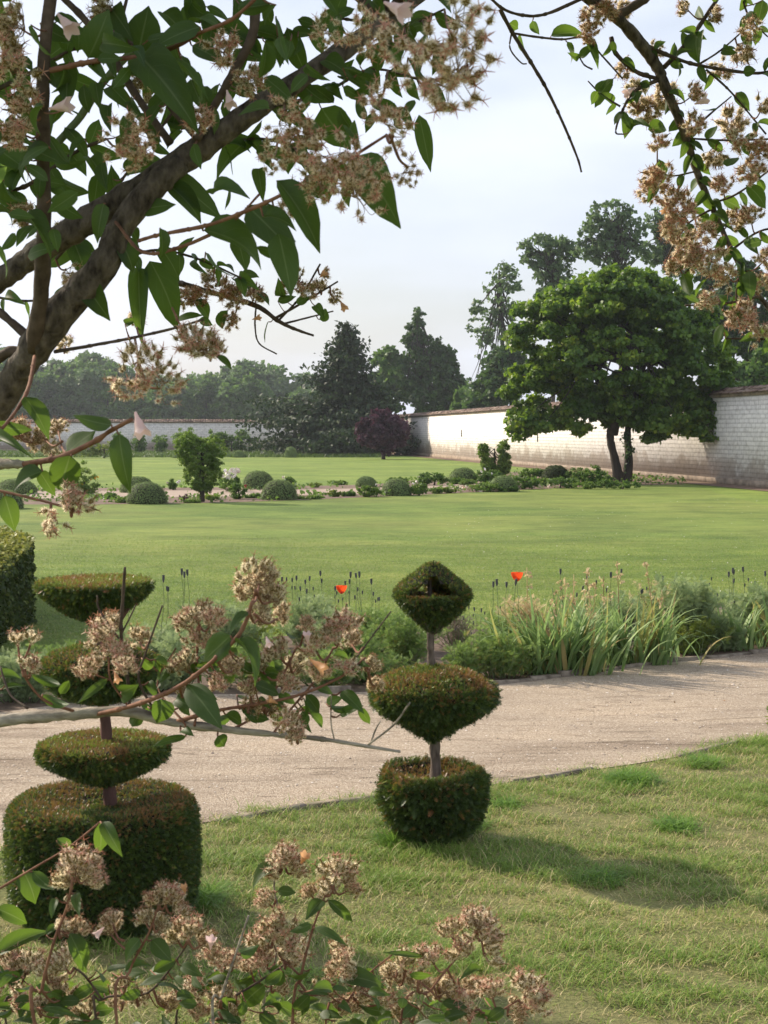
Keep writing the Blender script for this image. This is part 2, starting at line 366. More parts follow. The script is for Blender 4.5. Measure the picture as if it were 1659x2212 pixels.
# ================================================================== WALLS
def wallmat(name, course=.155, blen=.38, white=(.84,.80,.75)):
    def b(t):
        uv = t.nodes.new('ShaderNodeUVMap')
        br = t.nodes.new('ShaderNodeTexBrick'); dn=t.nodes.new('ShaderNodeTexNoise'); dn.inputs['Scale'].default_value=1.3; dn.inputs['Detail'].default_value=3; t.links.new(uv.outputs[0],dn.inputs['Vector']); vm=t.nodes.new('ShaderNodeVectorMath'); vm.operation='MULTIPLY_ADD'; vm.inputs[1].default_value=(.25,.045,0); t.links.new(dn.outputs['Color'],vm.inputs[0]); t.links.new(uv.outputs[0],vm.inputs[2]); t.links.new(vm.outputs[0], br.inputs['Vector'])
        br.inputs['Scale'].default_value = 1; br.inputs['Brick Width'].default_value = blen; br.inputs['Row Height'].default_value = course
        br.inputs['Mortar Size'].default_value = .007; br.inputs['Mortar Smooth'].default_value = .3
        br.inputs['Color1'].default_value = (*white,1); br.inputs['Color2'].default_value = (white[0]*.90,white[1]*.90,white[2]*.91,1)
        br.inputs['Mortar'].default_value = (.40,.36,.32,1)
        n1 = t.nodes.new('ShaderNodeTexNoise'); n1.inputs['Scale'].default_value = .9; n1.inputs['Detail'].default_value = 7; n1.inputs['Roughness'].default_value = .65
        t.links.new(uv.outputs[0], n1.inputs['Vector'])
        sx = t.nodes.new('ShaderNodeSeparateXYZ'); t.links.new(uv.outputs[0], sx.inputs[0])
        hgt = sx.outputs[1]
        # worn lower courses lose the whitewash
        wear = math_(t,'ADD', math_(t,'MULTIPLY', hgt, -.62), math_(t,'MULTIPLY', n1.outputs['Fac'], 1.95))
        k = ramp(t, wear, [(.40,(0,0,0)),(.50,(.6,.6,.6)),(.75,(1,1,1))])
        stone = ramp(t, n1.outputs['Fac'], [(.3,(.22,.16,.115)),(.5,(.36,.27,.20)),(.7,(.46,.38,.30))])
        c = mixc(t, math_(t,'MULTIPLY',k,.62), br.outputs['Color'], stone)
        n2 = t.nodes.new('ShaderNodeTexNoise'); n2.inputs['Scale'].default_value = 4; n2.inputs['Detail'].default_value = 8; n2.inputs['Roughness'].default_value = .7
        t.links.new(uv.outputs[0], n2.inputs['Vector'])
        jt=math_(t,'FRACT',math_(t,'DIVIDE',hgt,course))
        c = mixc(t, math_(t,'MULTIPLY',ramp(t,jt,[(0,(1,1,1)),(.09,(0,0,0)),(1,(0,0,0))]),.75), c, (.16,.13,.10))
        c = mixc(t, .8, c, ramp(t, n2.outputs['Fac'], [(.3,(.6,.57,.53)),(.5,(.96,.95,.94)),(.7,(1.05,1.05,1.05))]), 'MULTIPLY')
        h = math_(t,'ADD', math_(t,'MULTIPLY',br.outputs['Fac'],-1.0), math_(t,'MULTIPLY',n2.outputs['Fac'],.8))
        return pb(t, c, .85, bump(t, h, .7, .03), .2)
    return mat(name, b)
M_wall = wallmat('whitewashed chalk blocks')
M_plinth = plain('wall footing', (.15,.115,.085), (.38,.30,.225), 3, b=.5, bd=.03, detail=8)
def tile_b(t):
    return pb(t, ramp(t, math_(t,'ADD',math_(t,'MULTIPLY',attr(t),.6),math_(t,'MULTIPLY',tnoise(t,6,6),.4)), [(.2,(.09,.055,.042)),(.5,(.18,.115,.085)),(.8,(.28,.21,.165))]), .85)
M_tile = mat('coping tiles', tile_b)
def wall(label, a, b, h0, h1, normal_side, with_slots=(), seed=1):
    """a, b: ground ends (2D). the face looks to normal_side"""
    a = np.array([a[0],a[1],0.]); b = np.array([b[0],b[1],0.]); d = b-a; Ln = np.linalg.norm(d); d/=Ln
    nn = np.array([-d[1],d[0],0])*normal_side; th=.5
    root = thing('garden_wall', label, 'wall', a)
    r = np.random.default_rng(seed)
    def box(name, s0,s1,z0a,z1a,z0b,z1b,out0,out1,m, parent, uv=False):
        # out0/out1: offset along the normal of the back and the front
        V=[]
        for s_,z0,z1 in ((s0,z0a,z1a),(s1,z0b,z1b)):
            for o_ in (out0,out1):
                for z in (z0,z1): V.append(d*s_+nn*o_+[0,0,z])
        Qf=[(2,3,7,6),(0,4,5,1),(1,5,7,3),(0,2,6,4),(0,1,3,2),(4,6,7,5)]
        g_=Geo().add(V,Qf); me=g_.mesh(name)
        if uv:
            u=me.uv_layers.new(name='UVMap')
            for l in me.loops:
                co=np.array(me.vertices[l.vertex_index].co); u.data[l.index].uv=(float(co@d), float(co[2]))
        return link(name, me, m, parent)
    box('masonry',0,Ln,0,h0,0,h1,-th,0,M_wall,root,True)
    box('footing',-.02,Ln+.02,-.05,.2,-.05,.2,-th-.05,.06,M_plinth,root)
    # band of brick under the coping, and the roof of small tiles
    box('brick_band',-.01,Ln+.01,h0+.002,h0+.12,h1+.002,h1+.12,-th-.03,.035,M_plinth,root)
    g_=Geo(); step=.22; n=int(Ln/step)
    s=np.arange(n)*step
    hh=h0+(h1-h0)*s/Ln+.12
    for side,(o1,o2) in enumerate(((.12,-.26),(-.62,-.24))):
        for row in range(2):
            f0,f1=row/2,(row+1)/2+.06
            zo0,zo1=.02+.17*f0+.022*row,.02+.17*f1+.025*row
            a0=o1+(o2-o1)*f0; a1=o1+(o2-o1)*min(f1,1)
            j=r.normal(size=(n,4))*.012
            base=d[None]*s[:,None]
            V=np.stack([base+nn*a0+np.c_[np.zeros((n,2)),hh+zo0+j[:,0]], base+d*(step*.94)+nn*a0+np.c_[np.zeros((n,2)),hh+zo0+j[:,1]],
                        base+d*(step*.94)+nn*a1+np.c_[np.zeros((n,2)),hh+zo1+j[:,2]], base+nn*a1+np.c_[np.zeros((n,2)),hh+zo1+j[:,3]]],1)
            V2=V-np.array([0,0,.03])
            VV=np.concatenate([V,V2],1).reshape(-1,3)
            off=(np.arange(n)*8)[:,None,None]
            q=np.array([(0,1,2,3),(4,7,6,5),(0,4,5,1),(1,5,6,2),(2,6,7,3),(3,7,4,0)])
            g_.add(VV,(q[None]+off).reshape(-1,4),None,np.repeat(r.random(n),8))
    box('coping_bed',0,Ln,h0+.122,h0+.22,h1+.122,h1+.22,-th+.05,-.05,M_plinth,root)
    link('tile_coping', g_.mesh('tile_coping'), M_tile, root)
    for s0,z,w_,h_ in with_slots:
        box('vent_slot', s0,s0+w_,z,z+h_,z,z+h_,-.05,.006,M_core,root)
    return root, a, d, nn
rE = G(2400/1.4465*1.0, 1524/1.4465)       # right wall base at the frame edge
rF = G(1265/1.4465, 1420/1.4465)
dv = (rF-rE)/np.linalg.norm(rF-rE)
near = rE-dv*22
corner = rF+dv*14
Ln = np.linalg.norm(corner-near)
slots=[(Ln-14-np.linalg.norm(rF-G(1011*.985,0*0+ 1000))*0-30, 1.35,.18,.5)]
wall('long whitewashed block wall with brown tile coping receding behind the big maple', near, corner, 3.17, 2.84, 1, [(np.linalg.norm(G(992,993)-near), 1.5,.28,.45),(np.linalg.norm(G(1168,1008)-near), 1.3,.2,1.0)], 2)
bd = 128.0
cx_ = corner[0]+ (bd-corner[1])*0
wall('shaded whitewashed back wall with tile coping across the far end of the garden', (corner[0]+1, corner[1]), (-75, corner[1]+2), 2.55, 2.6, 1, [], 5)
# strips of ground along the walls
poly('wall_border', [near+[-1.3,0,0], rF+[-1.0,0,0], corner+[-1.0,-2.2,0], (-75,corner[1]-1.5,0), (-75,corner[1]+1.5,0), corner+[.4,.4,0], near], .003, M_soil2)
# ================================================================== TREES AND SHRUBS
LEAF_V = np.array([[0,0,0],[-.42,.45,.10],[0,1,-.04],[.42,.45,.10]]); LEAF_Q = [(0,3,2,1)]
def leaves_at(geo, pts, normals, size, jit=.7, a=None, asp=1.0):
    n = len(pts); z = nrm(normals + jit*rng.normal(size=(n,3)))
    y = nrm(rng.normal(size=(n,3)) + [0,0,-.5]); s = size*(.6+.8*rng.random(n))
    geo.inst(LEAF_V, LEAF_Q, None, pts, frames(y, z), np.c_[s*asp, s, s], a)
def clump(geo, c, r, n, size, flat=.55, shell=.6, a0=.5, up=.6, av=.18, asp=1.0):
    """one leafy spray: a flattened dome of leaves"""
    u = rdir(n); rad = r*(shell+(1-shell)*rng.random(n))*(1+.2*vnoise(u,3,int(abs(c[0]*37)%97)))
    off = u*rad[:,None]*[1,1,flat]; off[:,2] -= .18*(off[:,0]**2+off[:,1]**2)/max(r,.01)
    a = np.clip(a0+av*rng.normal(size=n), 0, 1)
    leaves_at(geo, c+off, nrm(u*[1,1,.8]+[0,0,up]), size, .55, a, asp)
def limb(geo, a, b, r0, r1, sag=.1, kink=.08, sides=6):
    a = np.asarray(a,float); b = np.asarray(b,float); L_ = np.linalg.norm(b-a)
    pts = [a*(1-t)+b*t+rng.normal(size=3)*kink*L_*math.sin(t*math.pi)*.6+np.array([0,0,sag*L_*math.sin(t*math.pi)]) for t in np.linspace(0,1,5)]
    tube(geo, pts, np.linspace(r0,r1,5), sides, 3, .05); return pts
def tree(name, label, cat, base, blobs, nclump, cr, per, leaf, m_leaf, tr, trunks=None, group=None, m_bark=None, limbs=14, shell=.62, flat=.55, inner=True, shrink=.6, asp=1.0, a_noise=.25, core=.0, minz=None):
    """blobs: (x,y,z,rx,ry,rz) relative to base. trunk grows from the base"""
    base = np.asarray(base, float); root = thing(name, label, cat, base, group)
    B = np.array(blobs, float); B[:,3:] = np.maximum(B[:,3:]-cr*shrink, B[:,3:]*.55); vol = (B[:,3]*B[:,4]+B[:,4]*B[:,5]+B[:,3]*B[:,5]); pr = vol/vol.sum()
    k = rng.choice(len(B), nclump, p=pr); u = rdir(nclump)
    rr = np.where(rng.random(nclump)<.78, .82+.2*rng.random(nclump), .35+.45*rng.random(nclump))
    cen = B[k,:3]+u*B[k,3:]*rr[:,None]
    # a clump deep in another blob is not needed
    deep = np.zeros(nclump, bool)
    for b in B:
        q = np.linalg.norm((cen-b[:3])/b[3:],axis=1); deep |= q < .30
    cen = cen[~deep]
    if minz is not None: cen = cen[cen[:,2]>minz]
    g_ = Geo()
    nz_ = vnoise(cen, .5/max(cr,.2), 3)
    for i,c in enumerate(cen):
        clump(g_, c, cr*rng.uniform(.65,1.3), int(per*rng.uniform(.6,1.3)), leaf, flat, .55, .5+a_noise*nz_[i], asp=asp)
    link('crown', g_.mesh('crown'), m_leaf, root)
    gb = Geo()
    zc = B[:,2].mean()
    if trunks is None: trunks = [[(0,0,-.1),(0,0,zc*.5),(0,0,zc)]]
    for tpts in trunks:
        pts = np.array(tpts, float); tube(gb, pts, np.linspace(tr, tr*.45, len(pts))*np.r_[1.25,np.ones(len(pts)-1)], 10, 6, .05)
    link('trunk', gb.mesh('trunk', True), m_bark or bark_dark, root)
    gl = Geo()
    for i in rng.choice(len(cen), min(limbs,len(cen)), replace=False):
        tp = np.array(trunks[rng.integers(len(trunks))], float); s_ = tp[-1]*rng.uniform(.75,1)+tp[-2]*0
        t_ = rng.uniform(.3,1); s_ = tp[-2]*(1-t_)+tp[-1]*t_
        limb(gl, s_, cen[i], tr*.35, tr*.06, .04, .035)
    if limbs: link('limbs', gl.mesh('limbs', True), m_bark or bark_dark, root)
    return root
def px_blob(px, py, rx, ry, d, base, depth=1.0):
    c = P(px,py,d)-np.asarray(base); return (c[0],c[1],c[2],W(rx,d),W((rx+ry)/2,d)*depth,W(ry,d))

M_maple = foliage('maple leaves', [(0,(.022,.055,.010)),(.4,(.052,.115,.016)),(.75,(.135,.21,.024)),(1,(.33,.36,.035))], .35, (.28,.42,.03), .45, big=(.35,.25), spec=.28)
M_dark  = foliage('dark needles', [(0,(.012,.024,.012)),(.6,(.030,.052,.020)),(1,(.065,.095,.03))], .12, (.08,.15,.04), .6)
M_deep  = foliage('deep green leaves', [(0,(.018,.044,.013)),(.6,(.040,.085,.020)),(1,(.09,.15,.032))], .22, (.14,.26,.05), .5)
M_mid   = foliage('mid green leaves', [(0,(.03,.07,.02)),(.6,(.08,.15,.035)),(1,(.16,.235,.055))], .3, (.18,.3,.05), .5)
M_pale  = foliage('pale green leaves', [(0,(.05,.09,.04)),(.6,(.085,.135,.055)),(1,(.13,.19,.08))], .3, (.22,.34,.1), .5)
M_purp  = foliage('purple leaves', [(0,(.022,.012,.018)),(.6,(.055,.024,.040)),(1,(.13,.06,.085))], .2, (.16,.04,.06), .45)
M_bed = foliage('bed leaves', [(0,(.035,.08,.018)),(.6,(.075,.145,.03)),(1,(.15,.22,.05))], .3, (.24,.38,.05), .5)
M_shrub = foliage('shrub leaves', [(0,(.055,.11,.022)),(.6,(.125,.20,.038)),(1,(.24,.31,.06))], .3, (.22,.34,.04), .5)
M_yellowish = foliage('yellow green leaves', [(0,(.06,.10,.02)),(.6,(.12,.17,.035)),(1,(.22,.24,.05))], .35, (.34,.42,.05), .5)

# --- the big maple on the lawn
d=53.0; mb = G(1340,1040); mb = mb*np.array([1,d/mb[1],0])*1.0; mb[0]=P(1340,1040,d)[0]; mb[1]=d
bl=[px_blob(1330,745,180,165,d,mb,.9), px_blob(1200,720,100,100,d,mb), px_blob(1160,840,78,72,d,mb,.8), px_blob(1330,640,110,75,d,mb),
    px_blob(1240,670,90,72,d,mb,.8), px_blob(1450,690,95,90,d,mb), px_blob(1490,800,95,95,d,mb), px_blob(1500,890,72,58,d,mb,.8),
    px_blob(1350,860,140,62,d,mb,.9), px_blob(1122,912,40,40,d-.4,mb), px_blob(1165,915,30,30,d-.6,mb), px_blob(1235,900,50,42,d-.6,mb), px_blob(1430,905,60,48,d-.6,mb), px_blob(1548,855,38,60,d,mb), px_blob(1415,922,42,34,d-1,mb), px_blob(1525,925,44,36,d-.5,mb)]
tw=lambda x,y,dd=0: tuple(P(x,y,d+dd)-mb)
random_state=rng.bit_generator.state
maple = tree('maple_tree','large round-crowned green maple with two trunks casting shade beside the white wall','tree',mb,bl,820,W(21,d),135,.15,M_maple,.175,
   [[tw(1338,1046),tw(1328,990),tw(1318,945),tw(1322,900),tw(1300,850),tw(1270,760)],[tw(1352,1046,.2),tw(1358,990,.3),tw(1356,930,.4),tw(1372,860,.3),tw(1400,760,0)],[tw(1322,935),tw(1338,890,-.3),tw(1350,800),tw(1340,700)]],m_bark=bark_dark,limbs=46,asp=1.2,a_noise=.5,flat=.40,shrink=.30)
g_=Geo()
for q in range(26):
    c=np.array(tw(1352+rng.normal()*6, 1040-rng.random()*115,.4))-[0,.25,0]; clump(g_,c,.13,12,.09,.8,.4,.55)
link('ivy', g_.mesh('ivy'), M_deep, maple)

# --- purple shrub at the end of the wall
d=96.0; b_=P(828,989,d); b_[2]=0
tree('purple_shrub','rounded dark purple-leaved shrub at the end of the white wall','shrub',b_,[px_blob(826,935,58,46,d,b_),px_blob(800,930,34,36,d,b_),px_blob(852,930,34,38,d,b_),px_blob(826,900,36,20,d,b_)],150,W(10,d),90,.20,M_purp,.12,limbs=10)
# --- dark cedar with spreading boughs
def conifer(name,label,base,h,profile,nb,m,leafw=.22,tr=.3,droop=.15,rise=.1,group=None,per=26,sparse_top=.0,spread=.5,lean=0,flatf=.22,cat='tree',rag=.6):
    """profile(t) -> bough length at relative height t"""
    base=np.asarray(base,float); root=thing(name,label,cat,base,group); g_=Geo(); gl=Geo()
    top=np.array([lean,0,h]); tube(gl,[(0,0,-.1),(lean*.4,0,h*.5),top],[tr,tr*.6,.02],8,6,.04)
    for i in range(nb):
        t=(i+rng.random())/nb; t=t**.9; az=rng.random()*2*np.pi; ln=profile(t,az)*rng.uniform(rag,1.18)
        o=np.array([lean*t,0,h*t]); dr=np.array([math.cos(az),math.sin(az),0])
        end=o+dr*ln+np.array([0,0,ln*(rise-droop*(1-t))+rng.normal()*.06*ln])
        mid=(o+end)/2+np.array([0,0,.08*ln])
        tube(gl,[o,mid,end],[tr*.18*(1-t)+.02,tr*.1*(1-t)+.015,.01],4,3)
        if rng.random()<sparse_top*max(0,t-.55)/.45: continue
        k=max(5,int(per*ln)); s_=rng.random(k)**.7
        pp=(1-s_)[:,None]**2*o+2*((1-s_)*s_)[:,None]*mid+(s_**2)[:,None]*end
        wdt=spread*(.35+.65*np.sin(np.clip(s_,0,1)*2.6))*(.4+.12*ln)
        pp=pp+np.c_[rng.normal(size=(k,2))*wdt[:,None], rng.normal(size=k)*wdt*flatf-.05]
        a=np.clip(.45+.2*rng.normal(size=k)+.15*math.sin(i*1.7),0,1)
        leaves_at(g_,pp,np.tile([0,0,1.],(k,1))+dr*.3,leafw,.5,a,.8)
    link('crown',g_.mesh('crown'),m,root); link('trunk',gl.mesh('trunk',True),bark_dark,root); return root
d=112.0; b_=P(752,975,d); b_[2]=0; H=P(752,697,d)[2]
def cedar(t,az):
    L=max(.25,W(175,112)*(1-t)**.8*(.92 if t<.38 else .58)); 
    return L*(1.0+.25*(math.cos(az)<0))*(1+.22*math.sin(az*3+t*17))
conifer('cedar_tree','dark spreading cedar with long drooping boughs left of the purple shrub',b_,H,cedar,330,M_dark,.34,.35,.10,.12,per=42,sparse_top=.5,spread=.85)
# --- trees behind the walls
d=150.0
def back(label,px,top,w_,bot,m,kind='broad',dd=150.0,n=120,leaf=.4,seed=0,group=None,name='broadleaf_tree',per=80,cr=None,blobs=None,limbs=16,trunk_top=None):
    b_=P(px,900,dd); b_[2]=0
    H=P(px,top,dd)[2]
    if blobs is None:
        blobs=[px_blob(px,(top+bot)/2,w_/2,(bot-top)/2,dd,b_),px_blob(px-w_*.18,top+(bot-top)*.35,w_*.3,(bot-top)*.28,dd,b_),px_blob(px+w_*.2,top+(bot-top)*.6,w_*.32,(bot-top)*.3,dd,b_)]
    else: blobs=[px_blob(x,y,rx,ry,dd,b_) for x,y,rx,ry in blobs]
    tt=P(px,(trunk_top or (top+ (bot-top)*.3)),dd)-b_
    return tree(name,label,'tree',b_,blobs,n,cr or W(13,dd),per,leaf,m,.3,[[(0,0,-.2),(.2,0,tt[2]*.5),tuple(tt)]],group=group,limbs=limbs)
b_=P(903,900,d); b_[2]=0; H=P(903,662,d)[2]
back('tall pointed dark green tree rising above the purple shrub',903,662,90,900,M_deep,n=430,per=26,leaf=.36,cr=W(6.5,150),name='pointed_tree',limbs=60,trunk_top=675,blobs=[(903,680,11,22),(900,715,24,26),(888,735,20,20),(915,745,26,28),(890,780,38,34),(925,790,34,34),(875,830,42,40),(920,850,56,48),(960,860,40,40)])
back('narrow green tree to the right of the pointed dark tree',952,722,105,900,M_deep,n=330,per=26,leaf=.36,name='broadleaf_tree',blobs=[(948,850,55,60),(962,800,34,45),(948,752,18,24),(972,770,16,26),(985,840,26,40)],cr=W(6.5,150))
back('mid-green bushy tree between the cedar and the pointed tree',838,738,70,900,M_mid,n=110,leaf=.42,blobs=[(835,790,34,50),(850,830,40,60),(815,850,38,50)],cr=W(10,150))
back('low olive-green tree behind the wall left of the sparse tree',1020,835,90,905,M_mid,n=60,leaf=.42,dd=140.0)
# sparse, twiggy tree
def sparse(label,px,top,bot,blobs,dd,m,n=90,leaf=.33,per=22,limbs=60,cr=None,tr=.22,name='sparse_tree'):
    b_=P(px,900,dd); b_[2]=0
    bl=[px_blob(x,y,rx,ry,dd,b_) for x,y,rx,ry in blobs]; tt=P(px,top+25,dd)-b_
    return tree(name,label,'tree',b_,bl,n,cr or W(10,dd),per,leaf,m,tr,[[(0,0,-.2),(.3,0,tt[2]*.6),tuple(tt)]],limbs=limbs)
sparse('thin-crowned tall tree with bare twigs at its left edge, left of the maple',1078,560,900,[(1085,640,45,70),(1060,700,52,45),(1080,760,55,60),(1060,840,60,50),(1095,600,30,38),(1030,660,26,20)],135,M_pale,n=340,per=10,limbs=45,cr=W(6,135),tr=.24)
back('dense dark tree filling the lower gap left of the maple',1070,760,120,905,M_deep,dd=128.0,n=150,leaf=.4,blobs=[(1070,850,62,60),(1095,800,50,60),(1040,875,40,35)])
sparse('open-crowned tree with a flat round top directly above the left of the maple',1190,505,900,[(1180,528,58,24),(1222,540,36,26),(1150,555,34,22),(1195,585,46,34),(1190,640,40,36)],120,M_pale,n=230,per=13,limbs=80,cr=W(6.5,120),tr=.2,name='locust_tree')
sparse('tallest open-crowned tree behind the top of the maple',1335,435,900,[(1318,458,50,28),(1292,500,46,26),(1355,500,50,34),(1330,545,76,34),(1275,540,40,26)],115,M_pale,n=270,per=13,limbs=110,cr=W(6.5,115),tr=.22,name='locust_tree')
sparse('airy tree top showing between the tallest tree and the hanging branch',1440,440,900,[(1425,475,36,28),(1460,510,46,34),(1410,545,40,30),(1470,570,50,30)],118,M_pale,n=210,per=13,limbs=90,cr=W(6.5,118),tr=.2,name='locust_tree')
back('dark broad tree rising behind the right end of the wall',1610,560,160,850,M_deep,dd=95.0,n=230,leaf=.32,blobs=[(1610,660,70,100),(1640,760,60,90),(1570,740,50,90),(1540,640,50,70),(1700,700,80,130)],cr=W(13,95))
back('pale green bushy tree low behind the right end of the wall',1600,790,90,850,M_mid,dd=85.0,n=90,leaf=.26,blobs=[(1600,815,60,32),(1650,800,50,50)],cr=W(11,85))
# --- the far wood: every tree its own object, four crowns shared
wood_lbl='hazy blue-green tree of the distant wood beyond the back wall'
protos=[]
for k,(hh,ww,m) in enumerate([(17,4.2,M_pale),(19,5.0,M_mid),(15,4.6,M_mid),(21,4.0,M_deep)]):
    root=tree('wood_tree',wood_lbl,'tree',(0,0,0),[(0,0,hh*.5,ww,ww,hh*.46),(ww*.3,0,hh*.72,ww*.6,ww*.6,hh*.25),(-ww*.35,0,hh*.6,ww*.7,ww*.7,hh*.25)],120,1.3,62,.75,m,.35,group='trees of the distant wood',limbs=0)
    protos.append(root)
def wood_top(px):
    return np.interp(px,[-400,0,60,130,180,235,300,400,480,545,580,600,640,680,760],[745,735,790,772,760,762,805,800,790,768,778,815,818,812,815])
first=[True]*4; idx=0
for row,(dd,dy,st) in enumerate([(235,24,40),(262,10,36),(295,0,33),(330,4,34)]):
    px=-330+row*13
    while px<760:
        k=int(rng.integers(4)); x=px+rng.normal()*6; top=wood_top(x)+dy+rng.normal()*7; b_=P(x,900,dd); b_[2]=0
        H=P(x,top,dd)[2]; o=protos[k] if first[k] else copy_tree(protos[k]); first[k]=False
        o.location=Vector(tuple(b_)); s_=H/[17,19,15,21][k]; o.scale=(s_*rng.uniform(.9,1.25),s_*rng.uniform(.9,1.2),s_); o.rotation_euler=(0,0,rng.random()*6.28)
        px+=st*rng.uniform(.8,1.25); idx+=1
o=None

# ================================================================== MID-DISTANCE BEDS
def rev_surface(prof, n):
    """n random points on a surface of revolution: prof rows (r,z). returns points, normals"""
    prof=np.asarray(prof,float); seg=np.diff(prof,axis=0); ln=np.linalg.norm(seg,axis=1); area=ln*(prof[:-1,0]+prof[1:,0])/2+1e-9
    k=rng.choice(len(seg),n,p=area/area.sum()); t=rng.random(n); r=prof[k,0]+seg[k,0]*t; z=prof[k,1]+seg[k,1]*t; th=rng.random(n)*2*np.pi
    nn=np.c_[seg[k,1]*np.cos(th), seg[k,1]*np.sin(th), -seg[k,0]]; return np.c_[r*np.cos(th),r*np.sin(th),z], nrm(nn), th
def lathe(geo, prof, sides=24, a=.5, keep=None, wob=0.0, seed=1):
    prof=np.asarray(prof,float); th=np.arange(sides)*2*np.pi/sides; m=len(prof)
    V=np.stack([prof[:,0][:,None]*np.cos(th),prof[:,0][:,None]*np.sin(th),np.repeat(prof[:,1][:,None],sides,1)],-1).reshape(-1,3)
    if wob: V=V*(1+wob*vnoise(V,6,seed)[:,None]*[1,1,0])
    i=np.arange(m-1)[:,None]*sides; j=np.arange(sides)[None]; j2=(j+1)%sides
    Q=np.stack([i+j,i+j2,i+sides+j2,i+sides+j],-1).reshape(-1,4)
    if keep is not None:
        c=V[Q].mean(1); Q=Q[keep(c)]
    geo.add(V,Q,None,a)
M_box = foliage('clipped box leaves', [(0,(.13,.19,.07)),(.5,(.18,.25,.09)),(1,(.25,.315,.115))], .15, (.2,.3,.05), .6)
M_boxd = foliage('dark clipped leaves', [(0,(.03,.05,.02)),(.5,(.055,.085,.03)),(1,(.09,.12,.04))], .15, (.15,.22,.05), .6)
M_flowerw = mat('white petals', lambda t: pb(t, ramp(t,attr(t),[(0,(.75,.68,.60)),(1,(.86,.83,.80))]), .6))
M_flowerr = mat('red petals', lambda t: pb(t, (.45,.02,.04), .6))
M_flowerp = mat('blush petals', lambda t: pb(t, ramp(t,attr(t),[(0,(.80,.55,.42)),(1,(.85,.74,.62))]), .6))
M_flowery = mat('yellow petals', lambda t: pb(t, (.75,.42,.03), .6))
def dome(label, px, top, base, w_, m=M_box, h_jit=0, tall=1.0):
    d=CAM_H*F/(base-930.0); r=W(w_/2,d); c=P(px,base,d); c[1]=d+r*.9; c[2]=0; c[0]=P(px,base,d+r*.9)[0]
    h=P(px,top,d+r*.9)[2]
    root=tag(link('clipped_dome', None, loc=c), label, 'topiary', 'clipped box domes in the beds'); 
    t=np.linspace(0,1,9); prof=np.c_[r*np.cos((t*np.pi/2))**.75, h*np.sin(t*np.pi/2)]; prof[0,0]=r*.97; prof=np.vstack([[r*.9,-.02],prof]); prof[-1,0]=0.001
    g_=Geo(); lathe(g_,prof*[.97,.97],20); link('blocking_core',g_.mesh('blocking_core'),M_core,root)
    g_=Geo(); n=int(6500*max(1,(r/.5)**2)); p,nn,th=rev_surface(prof,n); p=p*(1+.02*rng.normal(size=(n,1)))
    a=np.clip(.5+.18*rng.normal(size=n)+.15*vnoise(p,4,3),0,1); leaves_at(g_,p,nn,W(1.9,d),.16,a); link('foliage',g_.mesh('foliage'),m,root); return root
dome('green clipped dome in front on the left of the small tree',317,1042,1089,88)
dome('green clipped dome half hidden behind the front dome left of the small tree',297,1030,1065,76)
dome('large green clipped dome right of the red rose, near the front lawn edge',603,1037,1080,80)
dome('clipped dome behind and left of the large dome by the red rose',558,1018,1056,70)
dome('low flat-topped clipped dome at the back of the bed beside the cross path',791,1030,1052,46)
dome('green clipped dome beside the leafy peony clump in the middle of the bed',856,1035,1071,66)
dome('dark clipped dome next to the white rose bush at the bend of the bed',1000,1011,1045,62)
dome('clipped dome among the pale blooms in front of the two-lobed shrub',1087,1028,1062,62)
dome('dark low clipped dome nearest to the maple trunks',1200,1006,1036,60,M_boxd)
dome('clipped dome at the left edge, the front one of two',6,1058,1100,90)
dome('clipped dome at the left edge, the rear one of two',35,1035,1068,90)
dome('tiny clipped dome far off in the back border, left of the cedar',628,966,988,26)
dome('tiny clipped dome far off in the back border, right of the dark fig bush',516,974,988,24)
dome('small clipped dome far off in the back border behind the hanging leaf',390,972,989,34)
dome('small rounded dome far off in the back border at the left',268,975,988,30)
def shrub(label, px, base, blobs, m, n=40, cr=5, per=60, leafpx=3.4, name='shrub', cat='shrub', flowers=None, d=None, tr=None, limbs=8, group=None, stems=1):
    d=d or CAM_H*F/(base-930.0); b_=P(px,base,d); b_[2]=0
    bl=[px_blob(x,y,rx,ry,d,b_) for x,y,rx,ry in blobs]
    if name in ('rose_bush','low_plant','peony_clump','low_bush','leafy_clump','shrub','fig_bush'):
        bl=[(x,y,(z+rz)/2,rx*1.1,ry*1.1,(z+rz)/2*1.02) for x,y,z,rx,ry,rz in bl]
    root=tree(name,label,cat,b_,bl,n,W(cr,d),per,W(leafpx,d),m,tr or W(2,d),[[(0,0,-.02),(.02,0,bl[0][2]*.5),(0,0,bl[0][2]*1.1)]],group=group,limbs=limbs,minz=.02)
    if flowers:
        fm, pts, fs = flowers; 
        for (x,y) in pts:
            dd=d-W(8,d)*rng.random(); q=P(x,y,dd)-b_; gf=Geo(); k=12; u=rdir(k); s_=W(fs,d)
            leaves_at(gf,u*s_*.35+[0,0,0],u,s_*.9,.2,rng.random(k),1.3); link('flower',gf.mesh('flower'),fm,root,q)
    return root
shrub('small upright tree with a vase-shaped crown and short bare trunk in the bed',436,1084,[(430,988,50,46),(438,1025,44,34),(405,968,30,38),(462,975,28,38),(436,1052,24,20)],M_shrub,n=620,cr=5,per=40,leafpx=3.6,name='small_tree',cat='tree',tr=.06,limbs=24)
shrub('white-flowered rose bush between the small tree and a clipped dome',497,1062,[(495,1040,22,20)],M_bed,n=40,cr=6,per=50,name='rose_bush',flowers=(M_flowerw,[(478,1024),(486,1018),(493,1021),(500,1016),(507,1018),(513,1017),(490,1030),(504,1027)],7))
shrub('dark rose bush with a single red bloom in front of the white rose',515,1078,[(513,1058,20,18)],M_bed,n=36,cr=6,per=50,name='rose_bush',flowers=(M_flowerr,[(530,1048),(531,1051)],4))
